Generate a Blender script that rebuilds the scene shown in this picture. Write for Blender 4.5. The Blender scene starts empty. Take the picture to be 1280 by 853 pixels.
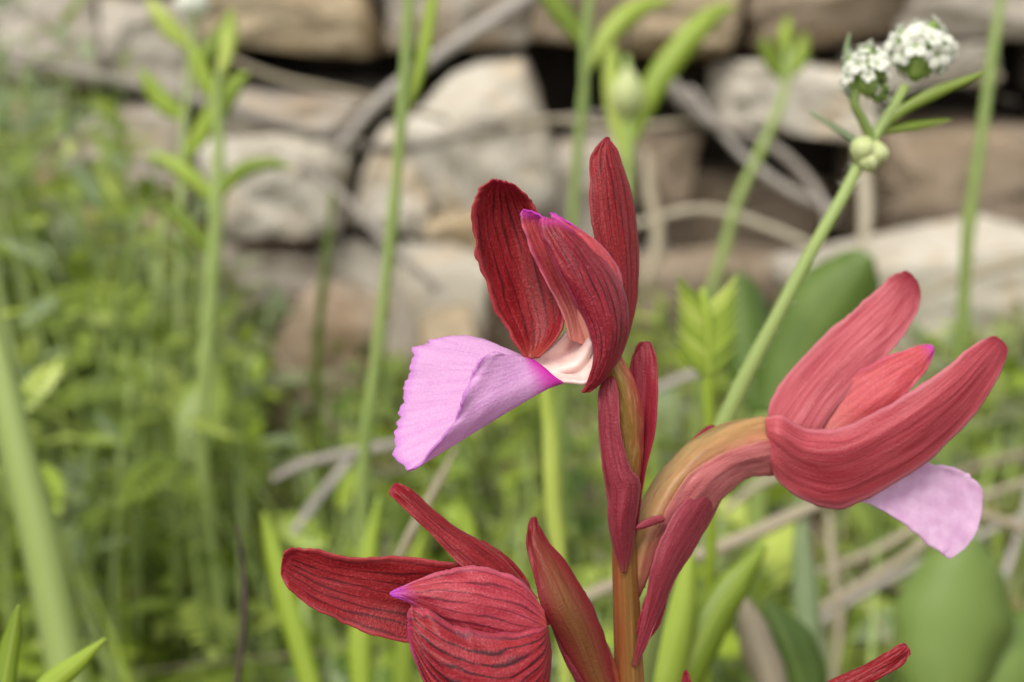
import bpy, bmesh, math, random
from mathutils import Vector, Matrix, noise, Euler

random.seed(7)
R = math.radians
S = bpy.context.scene
COL = S.collection

# ------------------------------------------------------------------ camera, sky, sun, exposure
LENS, PITCH = 38.6, R(17.0)
CAM = Vector((0.0, 0.0, 250.0))                      # millimetres, as everywhere below
cam_d = bpy.data.cameras.new('camera')
cam = bpy.data.objects.new('camera', cam_d)
COL.objects.link(cam)
cam.location = CAM * 0.001
cam.rotation_euler = (math.pi / 2 - PITCH, 0, 0)
cam_d.sensor_width = 36.0
cam_d.lens = LENS
cam_d.clip_start = 0.005
cam_d.clip_end = 50.0
cam_d.dof.use_dof = True
cam_d.dof.focus_distance = 0.0915
cam_d.dof.aperture_fstop = 22.0
cam_d.dof.aperture_blades = 0
S.camera = cam

SUN_EL, SUN_AZ = R(60), R(-150)                       # azimuth from +Y towards +X
w = bpy.data.worlds.new('World')
S.world = w
w.use_nodes = True
nt = w.node_tree
bg = nt.nodes['Background']
sky = nt.nodes.new('ShaderNodeTexSky')
sky.sky_type = 'NISHITA'
sky.sun_disc = False
sky.sun_elevation = SUN_EL
sky.sun_rotation = SUN_AZ
sky.air_density = 1.0
sky.dust_density = 2.0
sky.ozone_density = 1.0
hs = nt.nodes.new('ShaderNodeHueSaturation')          # an overcast sky: the blue greyed out evenly
hs.inputs['Saturation'].default_value = 0.15
nt.links.new(sky.outputs[0], hs.inputs['Color'])
nt.links.new(hs.outputs[0], bg.inputs['Color'])
bg.inputs['Strength'].default_value = 0.15
sun_d = bpy.data.lights.new('sun', 'SUN')
sun_d.energy = 1.5
sun_d.angle = R(25)
sun_d.color = (1.0, 0.95, 0.87)
sun = bpy.data.objects.new('sun', sun_d)
COL.objects.link(sun)
sdir = Vector((math.sin(SUN_AZ) * math.cos(SUN_EL), math.cos(SUN_AZ) * math.cos(SUN_EL), math.sin(SUN_EL)))
sun.rotation_euler = sdir.to_track_quat('Z', 'Y').to_euler()
sun.location = sdir * 3
S.view_settings.view_transform = 'Standard'
S.view_settings.look = 'None'
S.view_settings.gamma = 1.0
S.view_settings.exposure = 0.72
S.render.engine = 'CYCLES'
S.cycles.use_denoising = True
S.cycles.use_adaptive_sampling = True
S.cycles.adaptive_threshold = 0.02
S.cycles.max_bounces = 4
S.cycles.diffuse_bounces = 3

# ------------------------------------------------------------------ helpers
K = 36.0 / LENS / 1280.0
FWD = Vector((0, math.cos(PITCH), -math.sin(PITCH)))
UP = Vector((0, math.sin(PITCH), math.cos(PITCH)))


def P(px, py, d):                                     # photo pixel + distance along the view axis -> point (mm)
    return CAM + d * (FWD + Vector(((px - 640) * K, 0, 0)) - UP * ((py - 426.5) * K))


def ray(px, py):
    return FWD + Vector(((px - 640) * K, 0, 0)) - UP * ((py - 426.5) * K)


def atY(px, py, y):                                   # point of the ray on the vertical plane y
    r = ray(px, py)
    return CAM + r * (y / r.y)


def proj(p):
    v = p - CAM
    d = v.dot(FWD)
    return 640 + v.x / d / K, 426.5 - v.dot(UP) / d / K, d


def sm(a, b, x):
    t = max(0.0, min(1.0, (x - a) / (b - a)))
    return t * t * (3 - 2 * t)


def gz(x, y):                                         # height of the ground
    q = Vector((x * 0.006, y * 0.006, 0.3))
    return 9 * noise.noise(q) + 3.5 * noise.noise(q * 3.1) + 22 * sm(560, 900, y) - 4


def onground(px, py):
    r = ray(px, py)
    t = 100.0
    while t < 1500:
        p = CAM + r * t
        if p.z < gz(p.x, p.y):
            return p
        t += 4
    return CAM + r * 1500


def cr(p0, p1, p2, p3, t):                            # Catmull-Rom, component-wise
    return [0.5 * (2 * b + (c - a) * t + (2 * a - 5 * b + 4 * c - e) * t * t + (3 * b - a - 3 * c + e) * t ** 3)
            for a, b, c, e in zip(p0, p1, p2, p3)]


def spline(rows, u):
    n = len(rows) - 1
    f = max(0.0, min(n - 1e-6, u * n))
    i = int(f)
    return cr(rows[max(i - 1, 0)], rows[i], rows[i + 1], rows[min(i + 2, n)], f - i)


def curve_pts(rows, n):
    """n evenly spaced rows along a smooth curve through unevenly spaced ones"""
    h = [max(1e-6, math.dist(a[:3], b[:3])) for a, b in zip(rows, rows[1:])]
    sl = [[(y - x) / g for x, y in zip(a, b)] for a, b, g in zip(rows, rows[1:], h)]
    m = [sl[0]] + [[(p * h[i] + q * h[i - 1]) / (h[i] + h[i - 1]) for p, q in zip(sl[i - 1], sl[i])] for i in range(1, len(h))] + [sl[-1]]
    tot, out, i, acc = sum(h), [], 0, 0.0
    for k in range(n):
        x = tot * k / (n - 1)
        while i < len(h) - 1 and x > acc + h[i]:
            acc += h[i]; i += 1
        t, g = min(1.0, (x - acc) / h[i]), h[i]
        a, b, c, d = 2 * t ** 3 - 3 * t * t + 1, t ** 3 - 2 * t * t + t, -2 * t ** 3 + 3 * t * t, t ** 3 - t * t
        out.append([a * p0 + b * g * m0 + c * p1 + d * g * m1 for p0, m0, p1, m1 in zip(rows[i], m[i], rows[i + 1], m[i + 1])])
    return out


def empty(name, loc=(0, 0, 0), parent=None, size=0.01):
    o = bpy.data.objects.new(name, None)
    COL.objects.link(o)
    o.empty_display_size = size
    o.location = Vector(loc) * 0.001
    o.parent = parent
    return o


def tag(o, label=None, cat=None, group=None, kind=None):
    if label: o['label'] = label
    if cat: o['category'] = cat
    if group: o['group'] = group
    if kind: o['kind'] = kind
    return o


def mesh_data(name, verts, faces, mats, uvs=None, smooth=True, mi=None):
    me = bpy.data.meshes.new(name)
    me.from_pydata([tuple(c * 0.001 for c in v) for v in verts], [], faces)
    for m in (mats if isinstance(mats, (list, tuple)) else [mats]):
        me.materials.append(m)
    if uvs:
        lay = me.uv_layers.new(name='UVMap')
        loops = me.loops
        flat = [0.0] * (2 * len(loops))
        for i, l in enumerate(loops):
            flat[2 * i], flat[2 * i + 1] = uvs[l.vertex_index]
        lay.data.foreach_set('uv', flat)
    if smooth:
        me.polygons.foreach_set('use_smooth', [True] * len(me.polygons))
    if mi:
        me.polygons.foreach_set('material_index', mi)
    me.update()
    return me


def obj(name, me, parent=None, loc=(0, 0, 0), rot=None, scale=None):
    o = bpy.data.objects.new(name, me)
    COL.objects.link(o)
    o.parent = parent
    o.location = Vector(loc) * 0.001
    if rot is not None: o.rotation_euler = rot
    if scale is not None: o.scale = scale
    return o


def grid_faces(nu, nv, wrap=False, off=0):
    f = []
    for i in range(nu - 1):
        for j in range(nv if wrap else nv - 1):
            k = (j + 1) % nv
            f.append((off + i * nv + j, off + i * nv + k, off + (i + 1) * nv + k, off + (i + 1) * nv + j))
    return f


def sheet(name, fn, mat, parent, org, nu=64, nv=32, thick=0.16):
    """a thin sheet; fn(u, v) -> point in mm. u along the length, v across"""
    vs, uv = [], []
    for i in range(nu):
        for j in range(nv):
            u, v = i / (nu - 1), j / (nv - 1)
            vs.append(fn(u, v) - org)
            uv.append((u, v))
    o = obj(name, mesh_data(name, vs, grid_faces(nu, nv), mat, uv), parent)
    md = o.modifiers.new('thickness', 'SOLIDIFY')
    md.thickness = thick * 0.001
    md.offset = 0
    return o


def petal(name, rows, mat, parent, org, ridges=0.07, nr=7, jag=0.0, wav=0.0, seed=0, keel=0.0, mid=.45, rnd=.04, **kw):
    """rows from base to tip: (Lx, Ly, Ld, Rx, Ry, Rd, belly): pixel edges, their distance, depth of the middle"""
    def fn(u, v):
        a = spline(rows, u * (1 - rnd * (2 * v - 1) ** 2 * sm(.5, 1, u)))
        px, py = a[0] + (a[3] - a[0]) * v, a[1] + (a[4] - a[1]) * v
        d = a[2] + (a[5] - a[2]) * v + a[6] * ((1 - keel) * 4 * v * (1 - v) + keel * (v / mid if v < mid else (1 - v) / (1 - mid)))
        wv = v + .05 * noise.noise(Vector((u * 3, v * 3, seed + 2)))
        d += ridges * .45 * math.cos(wv * nr * 2 * math.pi) * sm(0, .15, u) * (1 - .7 * sm(.75, 1, u)) * (.6 + .9 * noise.noise(Vector((u * 3, v * 4, seed))))
        d += .22 * noise.noise(Vector((u * 3.5, v * 2.5, seed + 3))) + .09 * noise.noise(Vector((u * 9, v * 6, seed + 7)))
        e = max(abs(v - .5) * 2, sm(.75, 1, u))
        eg = sm(.55, 1, abs(v - .5) * 2) * (1 if v > .5 else -1)
        k = eg * (.035 * noise.noise(Vector((u * 7, eg, seed + 20))) + .02 * noise.noise(Vector((u * 22, eg, seed + 21))) + .012 * noise.noise(Vector((u * 60, eg, seed + 22)))) * sm(0, .2, u)
        px += (a[3] - a[0]) * k
        py += (a[4] - a[1]) * k
        d += .3 * abs(eg) * noise.noise(Vector((u * 8, eg, seed + 30)))
        if wav:
            d += wav * noise.noise(Vector((u * 7, v * 2.5, seed))) * e
        if jag:
            j = jag * (noise.noise(Vector((v * 9, u * 8, seed + 5))) + .7 * noise.noise(Vector((v * 25, u * 20, seed + 9))))
            b = spline(rows, max(0, u - .06))
            t = sm(.9, 1, u)
            px += (a[0] + a[3] - b[0] - b[3]) * .5 * j * t
            py += (a[1] + a[4] - b[1] - b[4]) * .5 * j * t
            k = sm(.8, 1, abs(v - .5) * 2) * j * .05
            px += (a[3] - a[0]) * k * (1 if v > .5 else -1)
            py += (a[4] - a[1]) * k * (1 if v > .5 else -1)
        return P(px, py, d)
    return sheet(name, fn, mat, parent, org, **kw)


def tube_data(name, pts, rad, mat, segs=12, sub=6, flat=1.0, wob=0.0, seed=0, ribs=0, rib=.07, twist=0.0):
    """a round, tapering stalk through the points (mm)"""
    n = max(2, (len(pts) - 1) * sub + 1)
    rows = [list(p) + [r] for p, r in zip(pts, rad)]
    cs = curve_pts(rows, n)
    vs, uv = [], []
    prev = None
    for i, c in enumerate(cs):
        p = Vector(c[:3])
        a, b = Vector(cs[max(i - 1, 0)][:3]), Vector(cs[min(i + 1, n - 1)][:3])
        t = (b - a).normalized() if (b - a).length > 1e-9 else Vector((0, 0, 1))
        if prev is None:
            prev = Vector((0, -.2, 1)) if abs(t.z) < .8 else Vector((0, -1, 0))   # band 0 on top, or to the front on an upright stalk
        x = (prev - t * prev.dot(t)).normalized()
        prev = x
        y = t.cross(x)
        r = c[3]
        if wob: r *= 1 + wob * noise.noise(p * .4 + Vector((seed, 0, 0)))
        for j in range(segs + 1):
            an = 2 * math.pi * j / segs
            q = r * (1 + (rib * math.cos(ribs * (an + twist * i / n)) if ribs else 0))
            vs.append(p + x * (q * math.cos(an)) + y * (q * flat * math.sin(an)))
            uv.append((i / (n - 1), j / segs))
    w_ = segs + 1
    f = grid_faces(n, w_)
    f.append(tuple(range(segs - 1, -1, -1)))
    f.append(tuple(range((n - 1) * w_, (n - 1) * w_ + segs)))
    return vs, f, uv


def tube(name, pts, rad, mat, parent=None, org=Vector(), **kw):
    vs, f, uv = tube_data(name, pts, rad, mat, **kw)
    return obj(name, mesh_data(name, [v - org for v in vs], f, mat, uv), parent)


def pxtube(name, rows, mat, parent, org, **kw):        # rows: (px, py, d, radius in px)
    return tube(name, [P(a, b, d) for a, b, d, r in rows], [r * K * d for a, b, d, r in rows], mat, parent, org, **kw)


# ------------------------------------------------------------------ materials
def lin(r, g, b):
    f = lambda c: (c / 255 / 12.92) if c <= 10 else ((c / 255 + .055) / 1.055) ** 2.4
    return (f(r), f(g), f(b), 1)


class NT:
    def __init__(s, name):
        s.m = bpy.data.materials.new(name)
        s.m.use_nodes = True
        s.t = s.m.node_tree
        s.b = s.t.nodes['Principled BSDF']
        s.out = s.t.nodes['Material Output']

    def n(s, typ, **kw):
        x = s.t.nodes.new('ShaderNode' + typ)
        for k, v in kw.items(): setattr(x, k, v)
        return x

    def l(s, a, b): s.t.links.new(a, b)

    def put(s, sock, v):
        if isinstance(v, bpy.types.NodeSocket): s.l(v, sock)
        else: sock.default_value = v

    def math(s, op, a, b=0.0, c=0.0):
        x = s.n('Math', operation=op)
        for i, v in enumerate((a, b, c)): s.put(x.inputs[i], v)
        return x.outputs[0]

    def smooth(s, v, a, b):
        x = s.n('MapRange', interpolation_type='SMOOTHSTEP')
        s.put(x.inputs[0], v); x.inputs[1].default_value = a; x.inputs[2].default_value = b
        return x.outputs[0]

    def mix(s, f, a, b, typ='MIX'):
        x = s.n('Mix', data_type='RGBA', blend_type=typ)
        s.put(x.inputs[0], f); s.put(x.inputs[6], a); s.put(x.inputs[7], b)
        return x.outputs[2]

    def noise(s, scale, vec=None, detail=2.0, rough=.5, dist=0.0):
        x = s.n('TexNoise')
        x.inputs['Scale'].default_value = scale
        x.inputs['Detail'].default_value = detail
        x.inputs['Roughness'].default_value = rough
        x.inputs['Distortion'].default_value = dist
        if vec: s.l(vec, x.inputs['Vector'])
        return x.outputs[0]

    def pos(s): return s.n('TexCoord').outputs['Object']

    def world(s): return s.n('NewGeometry').outputs['Position']

    def rnd(s): return s.n('ObjectInfo').outputs['Random']

    def uv(s):
        x = s.n('SeparateXYZ'); s.l(s.n('TexCoord').outputs['UV'], x.inputs[0])
        return x.outputs[0], x.outputs[1]

    def bump(s, h, strength, dist, prev=None):
        x = s.n('Bump')
        x.inputs['Strength'].default_value = strength
        x.inputs['Distance'].default_value = dist
        s.l(h, x.inputs['Height'])
        if prev: s.l(prev, x.inputs['Normal'])
        return x.outputs[0]

    def thin(s, col, amount, normal=None):             # light passing through a thin blade
        t = s.n('BsdfTranslucent'); s.put(t.inputs['Color'], col)
        if normal: s.l(normal, t.inputs['Normal'])
        x = s.n('MixShader'); x.inputs[0].default_value = amount
        s.l(s.b.outputs[0], x.inputs[1]); s.l(t.outputs[0], x.inputs[2])
        s.l(x.outputs[0], s.out.inputs['Surface'])


def petal_mat(name, base, light, vein, rim, tip, foot, veins=7, vein_s=.75, tip0=.82, tip_s=.8, foot0=.12, foot_s=.5,
              rim_s=.5, thin=.25, gloss=.42, grain=.5, rim0=.40, vein_w=.06):
    m = NT(name)
    u, v = m.uv()
    pos = m.pos()
    comb = m.n('CombineXYZ'); m.l(m.math('MULTIPLY', u, 1.0), comb.inputs[0]); m.l(v, comb.inputs[1])
    warp = m.math('MULTIPLY', m.math('SUBTRACT', m.noise(4.0, comb.outputs[0], 3), .5), .17)
    vv = m.math('MULTIPLY', m.math('ADD', v, warp), veins)
    tri = m.math('ABSOLUTE', m.math('SUBTRACT', m.math('FRACT', vv), .5))      # 0 on the vein
    fade = m.noise(3.2, comb.outputs[0], 2)
    wid = m.math('ADD', vein_w, m.math('MULTIPLY', m.smooth(fade, .3, .7), .26))
    line = m.math('SUBTRACT', 1.0, m.smooth(m.math('DIVIDE', tri, wid), .0, 1.0))
    line = m.math('MULTIPLY', line, m.smooth(m.noise(6, comb.outputs[0], 2), .2, .46))
    c2 = m.n('CombineXYZ'); m.l(m.math('MULTIPLY', u, 9.0), c2.inputs[0]); m.l(m.math('MULTIPLY', v, 22.0), c2.inputs[1])
    side = m.math('MULTIPLY', m.smooth(m.noise(1.0, c2.outputs[0], 3, .6, 1.2), .58, .7), .3)
    line = m.math('MAXIMUM', line, side)
    vein_m = m.math('MULTIPLY', line, vein_s)
    c3 = m.n('CombineXYZ'); m.l(m.math('MULTIPLY', u, 5.0), c3.inputs[0]); m.l(m.math('MULTIPLY', v, 26.0), c3.inputs[1])
    mott = m.smooth(m.noise(1.0, c3.outputs[0], 4, .6), .3, .72)
    fine = m.smooth(m.noise(4200, pos, 2, .7), .5, .72)
    c = m.mix(mott, base, light)
    c = m.mix(m.math('MULTIPLY', fine, grain), c, rim)  # paler specks: petal grain, with its sparkle put into the colour
    c = m.mix(vein_m, c, vein)
    e = m.smooth(m.math('ABSOLUTE', m.math('SUBTRACT', v, .5)), rim0, .5)
    c = m.mix(m.math('MULTIPLY', e, rim_s), c, rim)
    c = m.mix(m.math('MULTIPLY', m.smooth(m.math('ADD', u, m.math('MULTIPLY', fade, .1)), tip0, 1.04), tip_s), c, tip)
    c = m.mix(m.math('MULTIPLY', m.math('SUBTRACT', 1.0, m.smooth(u, 0, foot0)), foot_s), c, foot)
    m.l(c, m.b.inputs['Base Color'])
    m.b.inputs['Roughness'].default_value = gloss
    m.b.inputs['Specular IOR Level'].default_value = .35
    m.b.inputs['Sheen Weight'].default_value = .06
    m.b.inputs['Sheen Roughness'].default_value = .4
    b1 = m.bump(line, -.35, .00022)
    b2 = m.bump(m.noise(4200, pos, 2, .7), .5, .00016, b1)
    m.l(b2, m.b.inputs['Normal'])
    m.thin(c, thin, b2)
    return m.m


RED, RED2, VEIN = lin(134, 16, 24), lin(168, 40, 46), lin(76, 6, 16)
PINK, MAG = lin(200, 80, 84), lin(190, 40, 150)
M_red = petal_mat('orchid_red', RED, RED2, VEIN, PINK, lin(176, 34, 66), lin(190, 90, 70), tip_s=.5, grain=.42, thin=.4, veins=8, vein_s=.85)
M_dark = petal_mat('orchid_dark_red', lin(126, 14, 30), lin(154, 32, 42), lin(62, 4, 20), lin(194, 76, 104), lin(196, 60, 140), lin(150, 40, 40),
                   veins=9, vein_s=.95, tip0=.9, tip_s=.75, rim_s=.4, thin=.28, grain=.4)
M_bold = petal_mat('orchid_boldly_veined_red', lin(130, 18, 28), lin(160, 38, 44), lin(62, 4, 16), lin(196, 78, 100), lin(196, 60, 130), lin(150, 40, 40),
                   veins=9, vein_s=1.0, tip0=.92, tip_s=.6, rim_s=.5, thin=.22, grain=.4, vein_w=.13)
M_inner = petal_mat('orchid_inner_petal', lin(190, 62, 70), lin(206, 92, 92), lin(140, 24, 44), lin(216, 110, 140), lin(196, 56, 178), lin(232, 160, 140),
                    veins=6, vein_s=.45, tip0=.8, tip_s=.95, foot0=.4, foot_s=.7, thin=.3)
M_pale = petal_mat('orchid_faded_red', lin(166, 50, 60), lin(196, 88, 96), lin(124, 22, 36), lin(216, 130, 140), lin(140, 18, 40), lin(220, 110, 116),
                   veins=8, vein_s=.4, tip0=.86, tip_s=.8, foot0=.3, foot_s=.4, rim_s=.8, thin=.35, gloss=.36, grain=.16)  # strong rim: the pale margin plus its sheen, painted into the colour
M_pale_tip = petal_mat('orchid_faded_red_dark_end', lin(176, 66, 76), lin(208, 112, 118), lin(140, 34, 48), lin(224, 144, 150), lin(132, 14, 34), lin(220, 110, 116),
                       veins=7, vein_s=.35, tip0=.62, tip_s=1.0, foot0=.3, foot_s=.4, rim_s=.7, thin=.35, gloss=.36, grain=.16)
M_bract = petal_mat('orchid_bract', lin(140, 26, 44), lin(166, 50, 62), lin(96, 14, 30), lin(170, 40, 56), lin(120, 14, 30), lin(140, 70, 40),
                    veins=4, vein_s=.3, tip_s=.5, thin=.3, grain=.2)
M_bract_olive = petal_mat('orchid_bract_olive', lin(128, 74, 40), lin(146, 98, 56), lin(120, 40, 34), lin(136, 26, 40), lin(132, 18, 34), lin(120, 92, 44),
                          veins=5, vein_s=.4, tip0=.36, tip_s=.95, rim0=.04, rim_s=.95, thin=.3, grain=.15)
M_flank = petal_mat('orchid_ovary_flank', lin(176, 84, 88), lin(196, 120, 116), lin(150, 60, 66), lin(180, 128, 96), lin(186, 80, 84), lin(160, 70, 74),
                    veins=5, vein_s=.35, tip_s=.5, thin=.2, grain=.15)
M_mauve = petal_mat('orchid_mauve_bract', lin(138, 36, 50), lin(162, 66, 78), lin(100, 16, 32), lin(186, 92, 104), lin(132, 20, 34), lin(140, 84, 48),
                    veins=5, vein_s=.35, tip_s=.5, thin=.3, grain=.3)


def lip_mat():
    m = NT('orchid_lip')
    u, v = m.uv()
    pos = m.pos()
    comb = m.n('CombineXYZ'); m.l(m.math('MULTIPLY', u, 1.2), comb.inputs[0]); m.l(m.math('MULTIPLY', v, 34), comb.inputs[1])
    streak = m.smooth(m.noise(1.6, comb.outputs[0], 3, .6), .35, .75)
    fine = m.smooth(m.noise(5000, pos, 2, .6), .4, .8)
    c = m.mix(streak, lin(224, 172, 214), lin(212, 152, 204))
    c = m.mix(m.math('MULTIPLY', fine, .5), c, lin(234, 200, 234))
    c = m.mix(m.math('MULTIPLY', m.smooth(u, .93, 1.0), .55), c, lin(200, 110, 205))
    spot = m.math('MULTIPLY', m.math('SUBTRACT', 1, m.smooth(u, .0, .2)), m.smooth(v, .42, .6))
    c = m.mix(spot, c, lin(206, 44, 170))
    pale = m.math('MULTIPLY', m.math('SUBTRACT', 1, m.smooth(u, .0, .1)), m.math('SUBTRACT', 1, m.smooth(v, .4, .5)))
    c = m.mix(pale, c, lin(236, 214, 208))
    m.l(c, m.b.inputs['Base Color'])
    m.b.inputs['Roughness'].default_value = .5
    m.b.inputs['Specular IOR Level'].default_value = .3
    b = m.bump(m.noise(3600, pos, 3, .6), .6, .00014, m.bump(streak, .12, .0002))
    m.l(b, m.b.inputs['Normal'])
    m.thin(c, .38, b)
    return m.m


def soft_mat(name, c1, c2, scale=900, rough=.45, thin=0.0, bump=.3, sss=0.0):
    m = NT(name)
    pos = m.pos()
    c = m.mix(m.smooth(m.noise(scale, pos, 4, .6), .35, .7), c1, c2)
    m.l(c, m.b.inputs['Base Color'])
    m.b.inputs['Roughness'].default_value = rough
    m.b.inputs['Specular IOR Level'].default_value = .35
    n = m.bump(m.noise(scale * 4, pos, 2), bump, .0001)
    m.l(n, m.b.inputs['Normal'])
    if sss:
        m.b.inputs['Subsurface Weight'].default_value = sss
        m.b.inputs['Subsurface Radius'].default_value = (1.0, .5, .4)
        m.b.inputs['Subsurface Scale'].default_value = .0012
    if thin: m.thin(c, thin, n)
    return m.m


def band_mat(name, bands, rough=.42, along=None):      # a stalk whose colour runs in lengthwise bands
    m = NT(name)
    u, v = m.uv()
    pos = m.pos()
    x = m.math('ADD', v, m.math('MULTIPLY', m.math('SUBTRACT', m.noise(420, pos, 3), .5), .14))
    ramp = m.n('ValToRGB')
    el = ramp.color_ramp.elements
    el[0].position, el[0].color = bands[0]
    el[1].position, el[1].color = bands[-1]
    for p, c in bands[1:-1]:
        e = el.new(p); e.color = c
    m.l(x, ramp.inputs[0])
    c = ramp.outputs[0]
    c3 = m.n('CombineXYZ'); m.l(m.math('MULTIPLY', u, 9.0), c3.inputs[0]); m.l(m.math('MULTIPLY', v, 30.0), c3.inputs[1])
    c = m.mix(m.math('MULTIPLY', m.smooth(m.noise(1.0, c3.outputs[0], 4, .6), .42, .75), .4), c, lin(196, 140, 100))
    c = m.mix(m.math('MULTIPLY', m.smooth(m.noise(.8, c3.outputs[0], 3, .6), .55, .75), .5), c, lin(110, 36, 34))
    if along:
        c = m.mix(m.math('MULTIPLY', m.smooth(u, along[0], along[1]), along[3]), c, along[2])
    m.l(c, m.b.inputs['Base Color'])
    m.b.inputs['Roughness'].default_value = rough
    m.b.inputs['Specular IOR Level'].default_value = .35
    m.b.inputs['Subsurface Weight'].default_value = .15
    m.b.inputs['Subsurface Scale'].default_value = .0008
    m.l(m.bump(m.noise(2600, pos, 3), .4, .0001), m.b.inputs['Normal'])
    return m.m


M_lip = lip_mat()
M_lip2 = soft_mat('orchid_lip_pale', lin(220, 176, 210), lin(232, 198, 224), 700, .5, .4)
M_column = soft_mat('orchid_column', lin(222, 150, 130), lin(206, 120, 112), 420, .4, 0, .2, .3)
M_throat = soft_mat('orchid_throat', lin(224, 196, 186), lin(206, 160, 158), 420, .45, 0, .25, .3)
M_ovary = band_mat('orchid_ovary', [(0, lin(116, 92, 34)), (.1, lin(126, 84, 34)), (.2, lin(140, 40, 38)), (.42, lin(112, 86, 30)), (.62, lin(122, 74, 32)), (.8, lin(146, 36, 40)), (.92, lin(126, 80, 34)), (1, lin(116, 92, 34))])
M_ovary2 = band_mat('orchid_ovary_tan', [(0, lin(160, 104, 74)), (.1, lin(160, 78, 78)), (.5, lin(150, 70, 76)), (.6, lin(140, 96, 60)), (.7, lin(150, 118, 70)), (.76, lin(128, 108, 58)), (.84, lin(160, 128, 78)), (.93, lin(150, 112, 66)), (1, lin(160, 104, 74))])
M_ovary3 = band_mat('orchid_ovary_red', [(0, lin(122, 84, 36)), (.15, lin(140, 60, 40)), (.4, lin(150, 40, 44)), (.7, lin(126, 70, 36)), (1, lin(122, 84, 36))], along=(.4, .75, lin(160, 46, 50), .8))
M_stem = band_mat('orchid_stem', [(0, lin(118, 82, 34)), (.1, lin(128, 74, 34)), (.25, lin(126, 50, 34)), (.5, lin(110, 76, 34)), (.75, lin(130, 48, 36)), (.9, lin(112, 80, 32)), (1, lin(118, 82, 34))],
                  along=(.25, .6, lin(104, 120, 48), .85))


def leaf_mat(name, c1, c2, c3, thin=.35, scale=60, rough=.45):
    m = NT(name)
    u, v = m.uv()
    wp = m.world()
    t = m.math('ADD', m.math('MULTIPLY', m.rnd(), .7), m.math('MULTIPLY', m.noise(scale, wp, 2), .5))
    c = m.mix(m.smooth(t, .2, .62), c1, c2)
    c = m.mix(m.smooth(t, .68, .98), c, c3)
    mid = m.math('SUBTRACT', 1, m.smooth(m.math('ABSOLUTE', m.math('SUBTRACT', v, .5)), .02, .09))
    c = m.mix(m.math('MULTIPLY', mid, .35), c, c3)
    m.l(c, m.b.inputs['Base Color'])
    m.b.inputs['Roughness'].default_value = rough
    m.b.inputs['Specular IOR Level'].default_value = .4
    if thin: m.thin(c, thin)
    return m.m


M_leaf = leaf_mat('leaf_green', lin(88, 106, 36), lin(132, 152, 58), lin(170, 184, 92), rough=.36)
M_leaf_b = leaf_mat('leaf_bright', lin(116, 138, 40), lin(158, 180, 62), lin(196, 208, 106), rough=.36)
M_leaf_d = leaf_mat('leaf_deep', lin(66, 88, 32), lin(92, 116, 46), lin(124, 146, 72), .3)
M_leaf_g = leaf_mat('leaf_greyish', lin(112, 130, 88), lin(144, 160, 114), lin(172, 184, 140), .3)
M_stalk = leaf_mat('stalk_green', lin(124, 144, 72), lin(152, 170, 96), lin(172, 186, 120), .15)
M_stalk_p = leaf_mat('stalk_pale', lin(140, 164, 84), lin(164, 186, 104), lin(186, 200, 130), .15)
M_straw = leaf_mat('dry_straw', lin(135, 122, 100), lin(163, 151, 126), lin(183, 172, 149), .1, 30, .6)
M_twig = leaf_mat('dry_twig', lin(120, 110, 100), lin(150, 142, 132), lin(170, 162, 152), .0, 40, .7)
M_darktwig = leaf_mat('dark_twig', lin(50, 44, 34), lin(72, 62, 48), lin(84, 74, 58), .0, 40, .7)
M_deadleaf = leaf_mat('dead_leaf', lin(112, 84, 60), lin(150, 118, 88), lin(182, 150, 112), .15, 30, .65)
M_rust = leaf_mat('rusty_leaf', lin(150, 84, 60), lin(180, 110, 84), lin(196, 130, 100), .25, 30, .6)
M_floret = soft_mat('white_floret', lin(226, 228, 210), lin(238, 236, 224), 900, .5, .3)
M_calyx = soft_mat('green_calyx', lin(118, 146, 62), lin(150, 172, 90), 900, .5, .15)
M_bud = soft_mat('pale_bud', lin(186, 196, 130), lin(206, 210, 156), 700, .5, .2)


def stone_mat(name, c1, c2, c3, stain):
    m = NT(name)
    off = m.n('VectorMath', operation='ADD')
    m.l(m.world(), off.inputs[0])
    sc = m.n('VectorMath', operation='SCALE'); sc.inputs[0].default_value = (3.1, 7.7, 5.3); m.l(m.rnd(), sc.inputs['Scale'])
    m.l(sc.outputs[0], off.inputs[1])
    p = off.outputs[0]
    c = m.mix(m.smooth(m.noise(17, p, 6, .62), .36, .64), c1, c2)
    c = m.mix(m.math('MULTIPLY', m.smooth(m.noise(55, p, 5, .65, .6), .5, .68), .75), c, c3)
    c = m.mix(m.math('MULTIPLY', m.smooth(m.noise(11, p, 4, .6, 1.0), .52, .7), .7), c, stain)
    c = m.mix(m.math('MULTIPLY', m.smooth(m.noise(130, p, 3, .6), .62, .72), .55), c, lin(92, 84, 74))
    m.l(c, m.b.inputs['Base Color'])
    m.b.inputs['Roughness'].default_value = .9
    m.l(m.bump(m.noise(90, p, 3, .65), .7, .005), m.b.inputs['Normal'])
    return m.m


STONE = {
    'grey': stone_mat('stone_grey', lin(156, 146, 133), lin(180, 171, 156), lin(139, 130, 119), lin(163, 141, 113)),
    'pale': stone_mat('stone_pale', lin(178, 169, 152), lin(199, 191, 176), lin(167, 156, 137), lin(186, 163, 130)),
    'tan': stone_mat('stone_tan', lin(159, 141, 113), lin(178, 161, 132), lin(139, 120, 96), lin(165, 137, 96)),
    'brown': stone_mat('stone_brown', lin(133, 117, 96), lin(154, 137, 117), lin(117, 102, 85), lin(139, 113, 83)),
    'pink': stone_mat('stone_pinkish', lin(152, 126, 111), lin(176, 152, 135), lin(139, 115, 100), lin(182, 139, 104)),
}


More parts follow.
